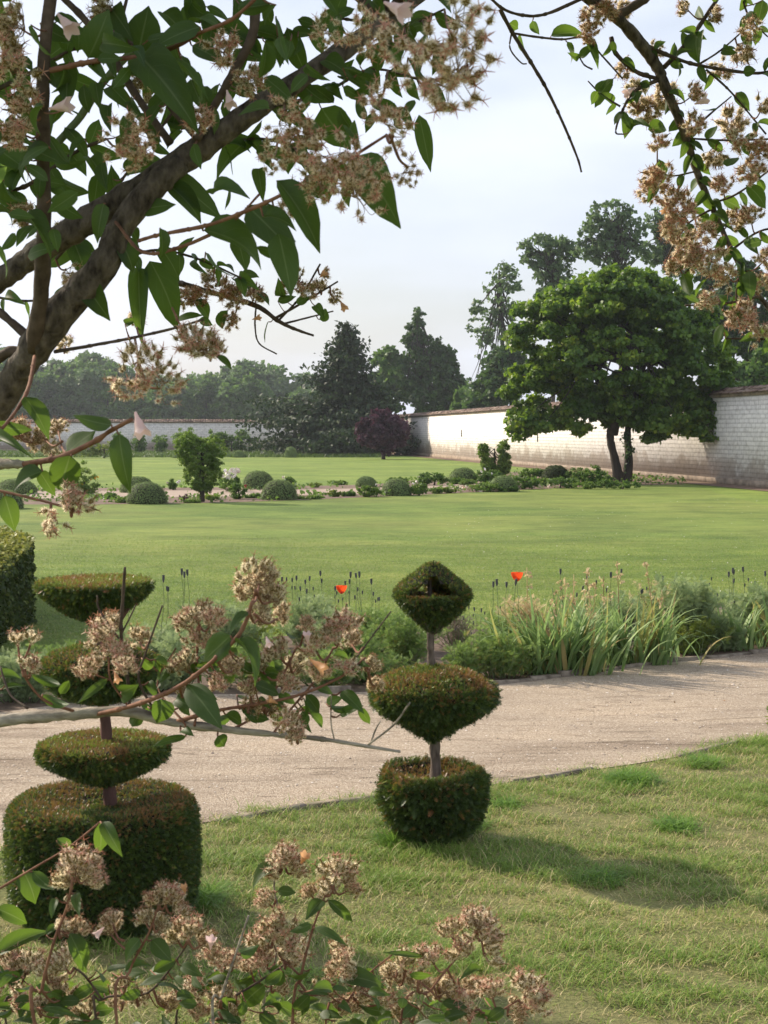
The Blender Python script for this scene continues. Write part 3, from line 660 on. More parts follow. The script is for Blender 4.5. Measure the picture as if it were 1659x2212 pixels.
shrub('small open rose bush with white blooms between two clipped domes',627,1052,[(626,1038,12,10),(636,1042,8,6)],M_bed,n=20,cr=4,per=30,name='rose_bush',flowers=(M_flowerw,[(612,1031),(617,1036)],4))
shrub('small white-flowered rose bush left of the small tree',374,1058,[(372,1044,10,11)],M_bed,n=20,cr=4,per=30,name='rose_bush',flowers=(M_flowerw,[(362,1042),(385,1042),(388,1038)],4))
shrub('little reddish-stemmed plant at the foot of the small tree',397,1082,[(397,1070,10,9)],M_purp,n=12,cr=4,per=16,leafpx=2.6,name='low_plant',cat='plant')
shrub('bright low green plant just right of the small tree trunk',460,1080,[(458,1072,16,6)],M_yellowish,n=20,cr=4,per=30,name='low_plant',cat='plant')
shrub('bright green grassy tuft alone in the bed by the cross path',723,1073,[(723,1064,14,7)],M_yellowish,n=24,cr=4,per=50,leafpx=3,name='low_plant',cat='plant')
shrub('low green tuft at the rear edge of the cross path',681,1053,[(681,1046,13,5)],M_yellowish,n=18,cr=4,per=30,leafpx=3,name='low_plant',cat='plant')
shrub('bright grassy mound right of the middle of the bed',972,1065,[(972,1057,14,6),(962,1058,10,6)],M_yellowish,n=26,cr=4,per=50,leafpx=3,name='low_plant',cat='plant')
shrub('broad leafy peony clump left of the middle dome',797,1073,[(797,1058,26,11)],M_shrub,n=46,cr=5,per=46,name='peony_clump',cat='plant',flowers=(M_flowerw,[(812,1046)],3))
shrub('leafy peony clump right of the middle dome',905,1070,[(905,1054,20,13)],M_shrub,n=40,cr=5,per=46,name='peony_clump',cat='plant',flowers=(M_flowerw,[(893,1044),(910,1046)],3))
shrub('wide rose bush with several white blooms left of the dark dome',938,1048,[(935,1030,34,13),(915,1030,18,10)],M_bed,n=60,cr=6,per=46,name='rose_bush',flowers=(M_flowerw,[(908,1030),(922,1027),(927,1033),(900,1040),(945,1026),(915,1036)],4.5))
shrub('two-lobed tall green shrub in front of the white wall',1068,1040,[(1045,975,15,20),(1055,1003,18,20),(1088,968,14,22),(1090,1000,16,26),(1070,1022,22,18)],M_shrub,n=280,cr=5,per=36,leafpx=3.6,name='tall_shrub',limbs=16,tr=.05)
shrub('leafy green bush at the foot of the two-lobed shrub with white flowers',1050,1045,[(1055,1026,30,14)],M_bed,n=50,cr=6,per=46,name='low_bush',flowers=(M_flowerw,[(1048,1014),(1063,1022),(1040,1018)],3.5))
shrub('low green plants with round blush blooms along the lawn edge',1045,1062,[(1045,1050,34,9)],M_shrub,n=46,cr=5,per=40,name='peony_clump',cat='plant',flowers=(M_flowerp,[(1012,1055),(1024,1059),(1040,1062),(1062,1056),(1072,1059),(1002,1052),(1055,1061)],6))
shrub('leafy peony clump with blush blooms right of the pale-bloom dome',1130,1056,[(1132,1040,34,14)],M_bed,n=56,cr=6,per=46,name='peony_clump',cat='plant',flowers=(M_flowerp,[(1116,1056),(1134,1056),(1124,1050),(1165,1048),(1152,1053)],5.5))
shrub('dark green low bush behind the peonies left of the darkest dome',1150,1034,[(1148,1020,30,11)],M_bed,n=40,cr=6,per=46,name='low_bush')
shrub('spreading leafy peony with cream blooms in front of the maple',1210,1054,[(1215,1040,36,12)],M_bed,n=50,cr=6,per=46,name='peony_clump',cat='plant',flowers=(M_flowerp,[(1185,1050),(1196,1048),(1230,1052),(1242,1050)],5))
shrub('tall leafy clump just left of the maple trunks',1280,1052,[(1285,1026,30,20),(1255,1028,24,14),(1290,1010,16,12)],M_bed,n=70,cr=6,per=46,name='leafy_clump',cat='plant')
shrub('shaded ground-hugging bush around the foot of the maple',1345,1056,[(1345,1046,42,9),(1310,1042,26,9)],M_bed,n=50,cr=5,per=46,name='low_bush')
shrub('bushy shrub with small yellow flowers at the left behind the leaves',182,1070,[(183,1035,28,28),(170,1005,18,24),(195,1050,20,16)],M_shrub,n=80,cr=7,per=50,name='shrub',flowers=(M_flowery,[(200,1028),(206,1032),(196,1036),(212,1030),(178,1046)],3))
shrub('rounded light green shrub in front of the back wall behind the small tree',402,975,[(402,942,28,24)],M_shrub,n=60,cr=7,per=50,d=95,leafpx=3.4)
shrub('wide dark fig trained against the back wall',500,975,[(470,950,24,20),(500,955,30,18),(525,945,22,20),(545,955,14,16),(455,940,12,14)],M_bed,n=110,cr=7,per=50,d=118,leafpx=4,name='fig_bush')
for x,l in ((258,'leftmost of the three dark narrow shrubs against the back wall'),(300,'middle one of the three dark narrow shrubs against the back wall'),(345,'rightmost of the three dark narrow shrubs against the back wall')):
    shrub(l,x,976,[(x,955,15,24)],M_bed,n=36,cr=7,per=46,d=118,leafpx=4,group='narrow shrubs against the back wall')
shrub('leafy undergrowth bush at the left of the back border with yellow tips',225,985,[(225,965,30,18),(180,970,30,14)],M_yellowish,n=50,cr=6,per=46,d=100,leafpx=3.6)
for (lb_,x_,y_,w_,h_,m_) in [('low green plants between two clipped domes left of the red rose',545,1076,20,6,M_bed),('thin low plants along the lawn edge right of the large dome',668,1078,26,4,M_shrub),('small leafy plant in the bed left of the peonies',752,1072,16,6,M_bed),('low green foliage between the middle dome and the bright mound',940,1066,18,7,M_shrub),('leafy low plant behind the bright grassy mound',985,1046,20,8,M_bed),('low leafy plant in front of the dark dome',1010,1048,18,7,M_shrub),('green foliage at the lawn edge right of the pale blooms',1100,1062,24,7,M_bed),('low leafy plant between peonies near the darkest dome',1170,1050,22,9,M_shrub),('dense leafy plant right of the darkest dome',1240,1036,26,14,M_bed),('leafy plant at the lawn edge below the tall leafy clump',1262,1056,28,9,M_shrub),('leafy plant close to the left maple trunk',1306,1050,20,12,M_bed),('low green weeds by the small tree',415,1086,18,4,M_shrub),('low plants at the left end of the bed',230,1078,26,8,M_bed),('spreading low plant left of the front dome',262,1086,16,6,M_shrub),('faint low foliage along the rear edge of the cross path',730,1047,22,5,M_shrub),('low foliage behind the peonies at the rear of the bed',860,1042,22,6,M_bed)]:
    shrub(lb_,x_,y_,[(x_,y_-h_,w_,h_),(x_+w_*.4,y_-h_*1.2,w_*.5,h_*.8)],m_,n=40,cr=4,per=36,leafpx=3,name='low_plant',cat='plant')
# weeds and leafy ground cover between the plants of the cross bed
pts_=[]
for _ in range(9000):
    x=rng.uniform(-50,1480); f=rng.random(); far=np.interp(x,[0,560,800,930,1100,1250,1400],[1054,1051,1046,1034,1020,1016,1022]); nr=np.interp(x,[0,450,640,900,1150,1330,1480],[1089,1086,1080,1069,1057,1049,1046])
    y=far+(nr-far)*f; mid0,mid1=(.30,.62) if x<1050 else (.45,.46)
    if mid0<f<mid1: continue
    q_=G(x,y); 
    if vnoise(q_[None],.9,51)[0]+.5*vnoise(q_[None],2.3,52)[0] < (.15 if x<950 else -.25): continue
    pts_.append(q_+[0,0,rng.random()*.16])
pts_=np.array(pts_); n=len(pts_); g_=Geo(); leaves_at(g_,pts_,np.tile([0,0,1.],(n,1)),.11,.6,np.clip(.5+.25*vnoise(pts_,1.1,53)+.2*rng.normal(size=n),0,1))
tag(link('ground_cover', g_.mesh('ground_cover'), M_bed),'low leafy ground cover and weeds between the plants of the far bed','ground cover',kind='stuff')
# rough verge under the back wall
n=26000; xx=rng.uniform(-500,830,n); yy=rng.uniform(977,988,n); p=np.array([G(a_,b__) for a_,b__ in zip(xx,yy)])
tag(link('verge_grass', grass('verge_grass', p, .18+.2*rng.random(n), .03, .4, .4, .25+.25*rng.random(n)), foliage('verge grass',[(0,(.03,.06,.015)),(1,(.08,.13,.03))],.25,(.2,.3,.05),.5)), 'rough dark green verge grass along the foot of the back wall', 'grass', kind='stuff')
# daisies and clover heads in the lawn at the right
n=420; p=[]
for _ in range(n):
    x=rng.uniform(950,1700); y=1075+ (rng.random()**1.3)*230+ (1659-x)*.05; p.append(G(x,y))
p=np.array(p); p[:,2]=.03; g_=Geo(); leaves_at(g_,p,np.tile([0,0,1.],(n,1)),.014,.5)
tag(link('daisies', g_.mesh('daisies'), M_flowerw),'tiny white daisies scattered over the right side of the lawn','daisies',kind='stuff')
# ================================================================== TOPIARY
# a yew sprig: a short twig with flat needles both sides
def sprig_tmpl():
    V=[];Q=[]
    for k in range(5):
        y=.12+.19*k; L_=.36*(1-.1*k)
        for s in (-1,1):
            o=len(V); V+= [[0,y-.045,0],[0,y+.045,.0],[s*L_,y+.20,.05],[s*L_*.95,y+.10,.05]]; Q.append((o,o+1,o+2,o+3) if s<0 else (o,o+3,o+2,o+1))
    o=len(V); V+=[[-.05,.9,0],[.05,.9,0],[.03,1.2,.03],[-.03,1.2,.03]]; Q.append((o,o+1,o+2,o+3))
    o=len(V); V+=[[-.02,0,-.01],[.02,0,-.01],[.015,1,-.01],[-.015,1,-.01]]; Q.append((o,o+1,o+2,o+3))
    return np.array(V,float),Q
SPV,SPQ=sprig_tmpl()
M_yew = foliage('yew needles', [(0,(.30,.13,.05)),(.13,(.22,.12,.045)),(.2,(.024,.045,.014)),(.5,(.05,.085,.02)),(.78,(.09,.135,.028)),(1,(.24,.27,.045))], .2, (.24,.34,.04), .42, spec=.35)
def yew_part(root, name, prof, n0, size, brown_top=.3, lump=.05, keep=None, core_keep=None, core=.9, seed=1, shag=.0, fresh_lit=.12, off=0.0):
    n=int(n0*2.1); size=size*.74; prof=np.asarray(prof,float); prof=prof[::-1] if prof[0,1]>prof[-1,1] else prof; g_=Geo(); p,nn,th=rev_surface(prof,n)
    f=1+lump*vnoise(p,7,seed)+lump*.6*vnoise(p,19,seed+1)
    p=p*np.c_[f,f,np.ones(n)]; p=p-nn*(np.abs(rng.normal(size=(n,1)))*size*.6+size*.25)
    p[:,2]+=lump*.25*prof[:,0].max()*vnoise(p,9,seed+5)
    if keep is not None:
        k=keep(p); p,nn=p[k],nn[k]; n=len(p)
    y=nrm(nn+.75*rng.normal(size=(n,3))+[0,0,.15]); 
    zz=nrm(rng.normal(size=(n,3))+nn*.8+[0,0,.4])
    s_=size*rng.uniform(.55,1.15,n)*(1+.5*shag*(rng.random(n)<.05))*(1-.35*np.clip(nn[:,2],0,1))
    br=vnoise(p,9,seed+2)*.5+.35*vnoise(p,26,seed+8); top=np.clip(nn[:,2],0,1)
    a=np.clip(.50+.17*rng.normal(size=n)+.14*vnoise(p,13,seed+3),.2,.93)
    a=np.where(rng.random(n)<fresh_lit*(.3+3.0*top**2),.88+.12*rng.random(n),a)  # fresh sprigs, far more on upward faces to paint sunlight into the tops
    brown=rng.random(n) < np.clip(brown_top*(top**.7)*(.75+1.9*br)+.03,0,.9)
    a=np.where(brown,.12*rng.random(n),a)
    g_.inst(SPV,SPQ,None,p,frames(y,zz),s_,a)
    part=link(name,g_.mesh(name),M_yew,root,(off,0,0))
    if core is None: return part
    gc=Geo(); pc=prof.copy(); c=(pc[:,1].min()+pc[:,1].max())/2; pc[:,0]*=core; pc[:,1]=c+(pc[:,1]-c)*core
    lathe(gc,pc,28,.5,core_keep,.03,seed); link('blocking_core',gc.mesh('blocking_core'),M_core,part)
    return part
def zpx(py,d): return P(CX,py,d)[2]
# ---- the nearer-right three-tier yew
dR=6.62; cR=P(934,1800,dR); cR[2]=0
root=thing('tiered_topiary','clipped yew topiary on the right with open diamond top over a wide lens tier','topiary',cR)
def Z(y,d=dR): return zpx(y,d)
wR=lambda px: W(px,dR)
tube_g=Geo(); tube(tube_g,[(0.02,0,-.02),(0.015,0,Z(1690)),(0.01,0,Z(1600)),(0,0,Z(1480))],[wR(14),wR(13),wR(12),wR(10)],14,7,.10)
tube(tube_g,[(0,0,Z(1480)),(-.008,0,Z(1420)),(-.012,0,Z(1370)),(-.016,0,Z(1230))],[wR(9),wR(8),wR(7),wR(4)],12,7,.12)
for k in range(22):
    az=rng.random()*6.28; dr=np.array([math.cos(az),math.sin(az),0]); z0=Z(1590)+.02*rng.random(); rr=wR(rng.uniform(60,110))
    tube(tube_g,[np.array([0,0,z0]),dr*rr*.5+[0,0,z0+.06],dr*rr+[0,0,Z(1530)]],[.010,.007,.003],5,3)
    z0=Z(1372)+.02*rng.random(); rr=wR(rng.uniform(35,65))
    tube(tube_g,[np.array([0,0,z0]),dr*rr*.5+[0,0,z0+.04],dr*rr+[0,0,Z(1320)]],[.007,.005,.002],5,3)
M_yewbark=plain('yew bark',(.05,.035,.026),(.24,.19,.15),48,b=1.0,sc=(1,1,.25),bd=.01)
link('trunk',tube_g.mesh('trunk',True),M_yewbark,root)
q=lambda x,y:(wR(x),Z(y))
yew_part(root,'base_tier',[(0.01,Z(1680)),q(40,1676),q(80,1664),q(102,1655),q(113,1668),q(116,1692),q(111,1728),q(98,1765),q(76,1800),q(56,1820),(wR(42),0.0)],9500,.034,.75,.13,seed=11,shag=1.2,fresh_lit=.05,core=.86)
yew_part(root,'middle_tier',[(0.01,Z(1436)),q(40,1440),q(90,1452),q(128,1474),q(138,1496),q(132,1520),q(102,1542),q(62,1564),q(28,1586),q(9,1602)],13000,.030,.75,.085,seed=21,shag=1.0,fresh_lit=.16)
# top tier: an open-fronted diamond, cup below, roof above
zb,zm,zr,zt=Z(1368),Z(1283),Z(1292),Z(1213)
cup=[q(8,1366),q(28,1350),q(52,1328),q(74,1306),q(85,1288),q(82,1280),q(62,1284),q(30,1290),q(5,1292)]
yew_part(root,'cup',cup,6500,.026,.45,.05,seed=31,fresh_lit=.16,core=.9)
def roof_keep(c):
    th=np.arctan2(c[:,1],c[:,0]); dd=np.abs(((th+np.pi/2-(-.0)+np.pi)%(2*np.pi))-np.pi)   # angle away from the front
    zc=c[:,2]; open_w=np.interp(zc,[Z(1290),Z(1266),Z(1250),Z(1240)],[.85,.62,.30,0])
    d2=np.abs(((th-np.pi/2-.38+np.pi)%(2*np.pi))-np.pi); back_w=np.interp(zc,[Z(1290),Z(1266),Z(1250),Z(1240)],[.12,.20,.12,0])
    return (dd>open_w)&(d2>back_w)
roof=[q(84,1290),q(82,1272),q(66,1256),q(46,1240),q(28,1226),q(12,1215),(0.003,Z(1212))]
yew_part(root,'roof',roof,5200,.026,.40,.05,keep=roof_keep,core_keep=roof_keep,seed=41,fresh_lit=.14,core=.93)
yew_part(root,'roof_lining',[q(74,1288),q(66,1272),q(52,1258),q(34,1245),q(14,1234)],3800,.026,.5,.04,keep=roof_keep,core=None,seed=45,fresh_lit=.3)
# ---- the four-tier yew on the left
dL=5.55; cL=P(232,1900,dL); cL[2]=0
root=thing('tiered_topiary','four-tier clipped yew topiary on the left rising from a broad drum','topiary',cL)
ZL=lambda y: zpx(y,dL)
wl=lambda px: W(px,dL)
q=lambda x,y:(wl(x),ZL(y))
tg_=Geo(); tube(tg_,[(0.01,0,-.02),(0.015,0,ZL(1760)),(0.01,0,ZL(1690)),(0,0,ZL(1560)),(-.015,0,ZL(1500)),(wl(-18),0,ZL(1330)),(wl(-20),0,ZL(1270))],[wl(16),wl(15),wl(14),wl(12),wl(12),wl(10),wl(6)],12,6,.07)
for k in range(24):
    az=rng.random()*6.28; dr=np.array([math.cos(az),math.sin(az),0])
    for (y0,y1,r_) in ((1690,1650,80),(1375,1310,70),(1520,1470,80)):
        z0=ZL(y0); rr=wl(r_*rng.uniform(.6,1)); tube(tg_,[np.array([0,0,z0]),dr*rr*.5+[0,0,(z0*.6+ZL(y1)*.4)],dr*rr+[0,0,ZL(y1)]],[.009,.006,.002],5,3)
link('trunk',tg_.mesh('trunk',True),plain('red yew bark',(.06,.032,.025),(.19,.10,.08),22,b=.8,sc=(1,1,.25),bd=.01),root)
yew_part(root,'drum',[(0.01,ZL(1738)),q(70,1732),q(140,1720),q(178,1718),q(197,1730),q(206,1755),q(207,1840),q(202,1900),q(192,1945),q(170,1968),(wl(165),0.0)],30000,.026,.62,.04,off=wl(-8),seed=51,fresh_lit=.05,core=.95)
yew_part(root,'disc',[(0.01,ZL(1596)),q(60,1595),q(120,1597),q(137,1603),q(143,1620),q(135,1640),q(100,1660),q(55,1678),q(18,1692),q(8,1698)],13500,.026,.6,.045,off=wl(-4),seed=61,fresh_lit=.32,core=.93)
rb=yew_part(root,'ball',[(0.01,ZL(1392)),q(50,1394),q(100,1406),q(126,1425),q(130,1448),q(118,1475),q(85,1498),q(45,1512),q(8,1516)],10500,.026,.35,.045,off=wl(-8),seed=71,fresh_lit=.12,core=.93)
yew_part(root,'bowl',[(0.01,ZL(1250)),q(70,1250),q(115,1252),q(125,1258),q(122,1272),q(98,1296),q(62,1322),q(30,1336),q(8,1340)],11500,.026,.55,.045,off=wl(-20),seed=81,fresh_lit=.35,core=.93)
# ---- clipped hedge block on the left edge
gH=Geo(); dH=13.2
hx=W(83-CX,14.3)
# footprint: rounded corner at front right
fp=[]; x1=P(84,1340,14.3)[0]; y1=14.3
ptsF=np.array([(x1-2.5,8.6),(x1-.5,8.8),(x1+.12,9.6),(x1+.08,11.5),(x1+.02,13.5),(x1-.05,14.3),(x1-.5,15.2),(x1-1.3,17.1),(x1-2.6,19.5),(x1-6,20)])
cur=catmull(np.c_[ptsF,np.zeros(len(ptsF))],10)[:,:2]
hh=.86
seg=np.diff(cur,axis=0); ln_=np.linalg.norm(seg,axis=1)
n=52000; k=rng.choice(len(seg),n,p=ln_/ln_.sum()*1.0); t=rng.random(n); p=cur[k]+seg[k]*t[:,None]
nn=np.c_[seg[k,1],-seg[k,0]]/ln_[k,None]
hf=lambda y: np.interp(y,[8,12.4,14.3],[.50,.62,.83]); z=rng.random(n)*hf(p[:,1]); P3=np.c_[p,z]; N3=np.c_[nn,np.zeros(n)]
near_=rng.random(n)<np.clip(1.6-p[:,1]/18,.15,1); P3,N3=P3[near_],N3[near_]
P3=P3-N3*np.abs(rng.normal(size=(len(P3),1)))*.02+N3*.03*vnoise(P3,2.2,9)[:,None]
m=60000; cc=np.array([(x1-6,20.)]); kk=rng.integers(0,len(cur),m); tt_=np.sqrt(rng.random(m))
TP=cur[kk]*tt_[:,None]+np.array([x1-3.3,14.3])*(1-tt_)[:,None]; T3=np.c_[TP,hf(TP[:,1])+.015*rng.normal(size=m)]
root=thing('clipped_hedge','broad clipped hedge block at the left edge, sunlit yellow-green on top','hedge',(0,0,0))
g_=Geo(); allp=np.vstack([P3,T3]); alln=np.vstack([N3,np.tile([0,0,1.],(m,1))]); a=np.clip(.45+.2*rng.normal(size=len(allp))+.15*vnoise(allp,2,4),0,1)
M_hedgetop=foliage('sunlit hedge top',[(0,(.10,.13,.03)),(.5,(.22,.24,.055)),(1,(.36,.34,.08))],.2,(.4,.4,.06),.5)  # paler yellow-green than the sides: sunlight painted into the top leaves
gt=Geo(); leaves_at(gt,T3,np.tile([0,0,1.],(m,1)),.042,.4); link('painted_sun_top',gt.mesh('painted_sun_top'),M_hedgetop,root); allp,alln,a=P3,N3,a[:len(P3)]
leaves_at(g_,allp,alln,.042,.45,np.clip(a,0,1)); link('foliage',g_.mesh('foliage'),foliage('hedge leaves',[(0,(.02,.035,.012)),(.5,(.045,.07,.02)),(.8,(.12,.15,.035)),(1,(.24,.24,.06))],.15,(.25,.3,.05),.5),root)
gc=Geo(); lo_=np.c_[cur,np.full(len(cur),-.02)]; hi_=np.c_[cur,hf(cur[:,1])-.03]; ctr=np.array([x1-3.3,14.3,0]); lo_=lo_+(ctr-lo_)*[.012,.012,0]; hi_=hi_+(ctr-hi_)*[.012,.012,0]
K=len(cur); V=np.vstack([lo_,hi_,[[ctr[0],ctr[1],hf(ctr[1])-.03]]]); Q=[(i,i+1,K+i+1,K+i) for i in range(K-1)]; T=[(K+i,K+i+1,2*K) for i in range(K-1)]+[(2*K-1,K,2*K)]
gc.add(V,Q+[(K-1,0,K,2*K-1)],T); link('blocking_core',gc.mesh('blocking_core'),M_core,root)

# ================================================================== FLOWER BED PLANTS
def strap_leaf(L_, w_, bend, segs=7, fold=.25):
    V=[];Q=[]; ang=0; y=0; z=0
    for i in range(segs+1):
        t=i/segs; ww=w_*(1-t**2.2)*(.75+.5*min(t*3,1)*(1-t)); 
        V+=[[-ww,y,z+ww*fold],[0,y,z],[ww,y,z+ww*fold]]
        ang=bend*t**1.6*1.5; y+=L_/segs*math.cos(ang); z+=-L_/segs*math.sin(ang)
    for i in range(segs):
        o=i*3; Q+=[(o,o+1,o+4,o+3),(o+1,o+2,o+5,o+4)]
    return np.array(V),Q
M_iris=foliage('iris leaves',[(0,(.28,.17,.08)),(.1,(.34,.30,.10)),(.18,(.13,.21,.06)),(.6,(.19,.285,.11)),(1,(.31,.40,.15))],.3,(.28,.42,.10),.55,spec=.25)
M_straw=foliage('dry stems',[(0,(.22,.15,.08)),(.5,(.42,.32,.17)),(1,(.62,.50,.30))],.3,(.5,.4,.2),.7)
M_stem=foliage('green stems',[(0,(.10,.13,.06)),(1,(.20,.25,.11))],.1,(.2,.3,.1),.6)
M_pod=plain('poppy pods',(.05,.055,.06),(.12,.12,.11),30,b=.2)
M_feather=foliage('ferny leaves',[(0,(.34,.27,.08)),(.12,(.26,.25,.06)),(.3,(.085,.145,.04)),(.7,(.14,.22,.06)),(1,(.24,.32,.09))],.3,(.26,.38,.07),.55)
M_feather2=foliage('grey green leaves',[(0,(.14,.18,.09)),(.6,(.20,.27,.13)),(1,(.32,.38,.18))],.3,(.3,.4,.15),.6)
def iris(label, px, base, wpx, hpx, n, bendm=.7, group='iris clumps'):
    d=CAM_H*F/(base-930.0)*.995; d=G(px,base)[1]; c=G(px,base); root=thing('iris_clump',label,'plant',c,group)
    g_=Geo(); Lh=W(hpx,d); 
    for i in range(n):
        az=rng.random()*6.28; x=rng.normal()*W(wpx*.28,d); y=abs(rng.normal())*.14+.02
        ln=Lh*rng.uniform(.6,1.15); bend=abs(rng.normal(bendm*.75,.5)); V,Q=strap_leaf(ln,rng.uniform(.013,.023),bend)
        tilt=rng.uniform(.02,.55); side=math.copysign(1,x) if rng.random()<.6 else rng.choice([-1,1]); dr=nrm(np.array([side*rng.uniform(.3,1),rng.normal()*.6,0])); ydir=nrm(np.array([*(dr[:2]*tilt),1.]))
        zdir=-dr+np.array([0,0,tilt]); 
        a=rng.uniform(.25,1) if rng.random()<.86 else rng.uniform(0,.15)
        if a<.2: zdir=rdir(1)[0]
        g_.inst(V,Q,None,np.array([[x,y,0]]),frames(ydir[None],zdir[None]),1.0,[a])
    link('leaves',g_.mesh('leaves'),M_iris,root); return root
iris('largest iris clump with arching sword leaves at the edge of the path',1215,1462,180,185,210,.9)
iris('iris clump right of the largest one, leaves drooping over the edging',1375,1440,165,165,170,1.15)
iris('iris clump with upright blades between the ferny plants and the largest clump',1150,1455,70,150,30)
iris('iris clump near the right edge of the picture behind low weeds',1600,1408,100,120,45,.8)
iris('iris clump cut by the right edge of the picture',1680,1400,90,130,40,.9)
def seedstalks(label, px, base, hpx, n, spread, headm=M_straw):
    """dry iris flower stalks with papery heads"""
    c=G(px,base); d=c[1]
    for i in range(n):
        x=px+rng.normal()*spread; cc=G(x,base-rng.random()*30); h=W(hpx,cc[1])*rng.uniform(.7,1.1)
        root=thing('dry_flower_stalk',label,'plant',cc,'dry flower stalks above the iris leaves')
        g_=Geo(); b_=np.array([rng.normal()*.05,rng.normal()*.03,h]); tube(g_,[(0,0,0),b_*.5+[.01,0,0],b_],[.0045,.004,.003],5,4,.1,rng.random()); link('stem',g_.mesh('stem'),M_stem if rng.random()<.5 else M_straw,root)
        g_=Geo()
        for q_ in range(4):
            t=rng.uniform(.62,1); u=b_*t+rng.normal(size=3)*[.015,.015,.01]; k=7; leaves_at(g_,u+rng.normal(size=(k,3))*.008,rdir(k),.032,.5,.3+.7*rng.random(k),.7)
        link('papery_heads',g_.mesh('papery_heads'),headm,root)
seedstalks('straw-coloured spent flower stalk standing above the iris leaves',1270,1440,195,16,95)
def feathery(label,px,base,wpx,hpx,n,m=M_feather,name='ferny_plant',leaf=.03,dense=1.0,depth=.25,lean=.35):
    c=G(px,base); d=c[1]; root=thing(name,label,'plant',c); g_=Geo(); gs=Geo()
    for i in range(n):
        x=rng.normal()*W(wpx*.22,d); y=rng.random()*depth; h=W(hpx,d)*rng.uniform(.55,1.1)*(1-.35*abs(x)/W(wpx*.5,d)); h=max(h,.05)
        top=np.array([x+x*lean*1.2+rng.normal()*.05,y+rng.normal()*.06,h]); o=np.array([x*.6,y,0]); mid=(o+top)/2+rng.normal(size=3)*.015
        tube(gs,[o,mid,top],[.003,.0025,.0012],4,3,0,rng.random())
        k=int(34*dense*h/.35)+6; t=rng.random(k)**.7; pp=o*(1-t)[:,None]+top*t[:,None]; out=rdir(k)*[1,1,.4]+[0,0,.35]; r_=(.018+.05*(1-t))[:,None]
        pp=pp+out*r_*rng.random((k,1)); a=np.clip(.35+.5*t+.2*rng.normal(size=k)-.35*(rng.random()<.12),0,1)
        yv=nrm(out+.3*rng.normal(size=(k,3))); g_.inst(SPV,SPQ,None,pp,frames(yv,rdir(k)+[0,0,.8]),leaf*rng.uniform(.7,1.6,k),a)
    link('leaves',g_.mesh('leaves'),m,root); link('stems',gs.mesh('stems'),M_stem,root); return root
feathery('ferny green plant right of the right topiary, low at the edging',1085,1468,150,100,60,leaf=.028,dense=1.2)
feathery('dark green ferny plant between the topiary trunk and the iris',1010,1470,110,80,40,leaf=.03,dense=1.3)
feathery('yellow-tipped ferny plant behind the left shoulder of the right topiary',865,1450,120,130,50,leaf=.03,dense=1.3)
feathery('green ferny plant showing left of the right topiary between seed heads',760,1470,150,110,60,leaf=.034,dense=1.3)
feathery('blue-green leafy plant behind the blooming branch',670,1400,110,110,50,M_feather2,'leafy_plant',.034,1.2)
feathery('pale green leafy plant beside the left bowl topiary',470,1430,150,120,60,M_feather2,'leafy_plant',.038,1.1)
feathery('pale feathery plant directly right of the left ball tier',385,1490,110,120,40,M_feather2,'leafy_plant',.036,1.1)
feathery('low green plant at the path edge behind the lower branch',560,1490,170,100,60,M_feather,'ferny_plant',.034,1.2)
feathery('low pale weed clump at the far left of the bed',40,1520,170,100,60,M_feather2,'leafy_plant',.036,1.1)
feathery('mixed green plant in the bed left of the tiered ball',120,1480,120,90,36,M_feather,'ferny_plant',.034,1.1)
feathery('dry straw-coloured feathery plant left of the iris clump',1130,1400,90,110,42,M_straw,'dry_plant',.036,.9)
feathery('wispy brownish grass-like plant just right of the topiary trunk',985,1400,70,75,70,plain('wispy heads',(.16,.12,.09),(.30,.23,.18),20),'wispy_plant',.014,1.6)
feathery('tall grey-green leafy plant with straw tips behind the right iris',1480,1410,150,160,64,M_feather2,'leafy_plant',.042,1.1)
feathery('bushy green plant at the edging between iris and right edge',1500,1418,140,85,46,M_yellowish,'ferny_plant',.032,.9)
feathery('yellow-green ferny plant near the right edge low over the edging',1570,1410,120,75,40,M_feather2,'ferny_plant',.032,.9)
feathery('grey-green plant at the right edge above the edging',1640,1390,110,120,50,M_feather2,'leafy_plant',.042,1.1)
feathery('straw-coloured dry plant among the right-hand iris',1420,1375,100,120,30,M_straw,'dry_plant',.03,.5)
fills=[('low soft green filler plant behind the ball tier',300,1440,M_feather2),('pale tall meadow-like plant right of the bowl tier',370,1420,M_feather2),('thin light-green plant between bowl tier and seed heads',430,1400,M_feather2),('yellow-green bed plant under the left seed heads',520,1410,M_yellowish),('grey-green bed plant below the small poppy',735,1415,M_feather2),('olive green bed plant behind the blooming branch tip',800,1420,M_feather),('green bed plant peeping out left of the diamond stem',860,1410,M_feather),('ferny plant at the foot of the dry straw plant',1090,1430,M_feather),('low olive plant behind the largest iris',1240,1400,M_feather2),('pale plant behind the second iris clump',1340,1385,M_feather2),('yellowish bed plant behind the green bushy plant',1440,1380,M_yellowish),('soft grey plant between the two right-hand iris clumps',1540,1385,M_feather2),('low green plant behind the rightmost iris',1640,1365,M_feather),('mossy low green plant at the path edge left of the right topiary',800,1480,M_feather),('low green plant by the edging near the branch end',700,1490,M_feather),('small pale plant at the path edge near the ball tier',330,1500,M_feather2),('low mixed plant at the left path edge',190,1520,M_feather),('bed plant at the left edge of the picture',20,1480,M_feather2)]
for (lb_,x_,y_,m_) in fills: feathery(lb_,x_,y_,130,rng.uniform(60,105),46,m_,'bed_plant',.034,1.1)
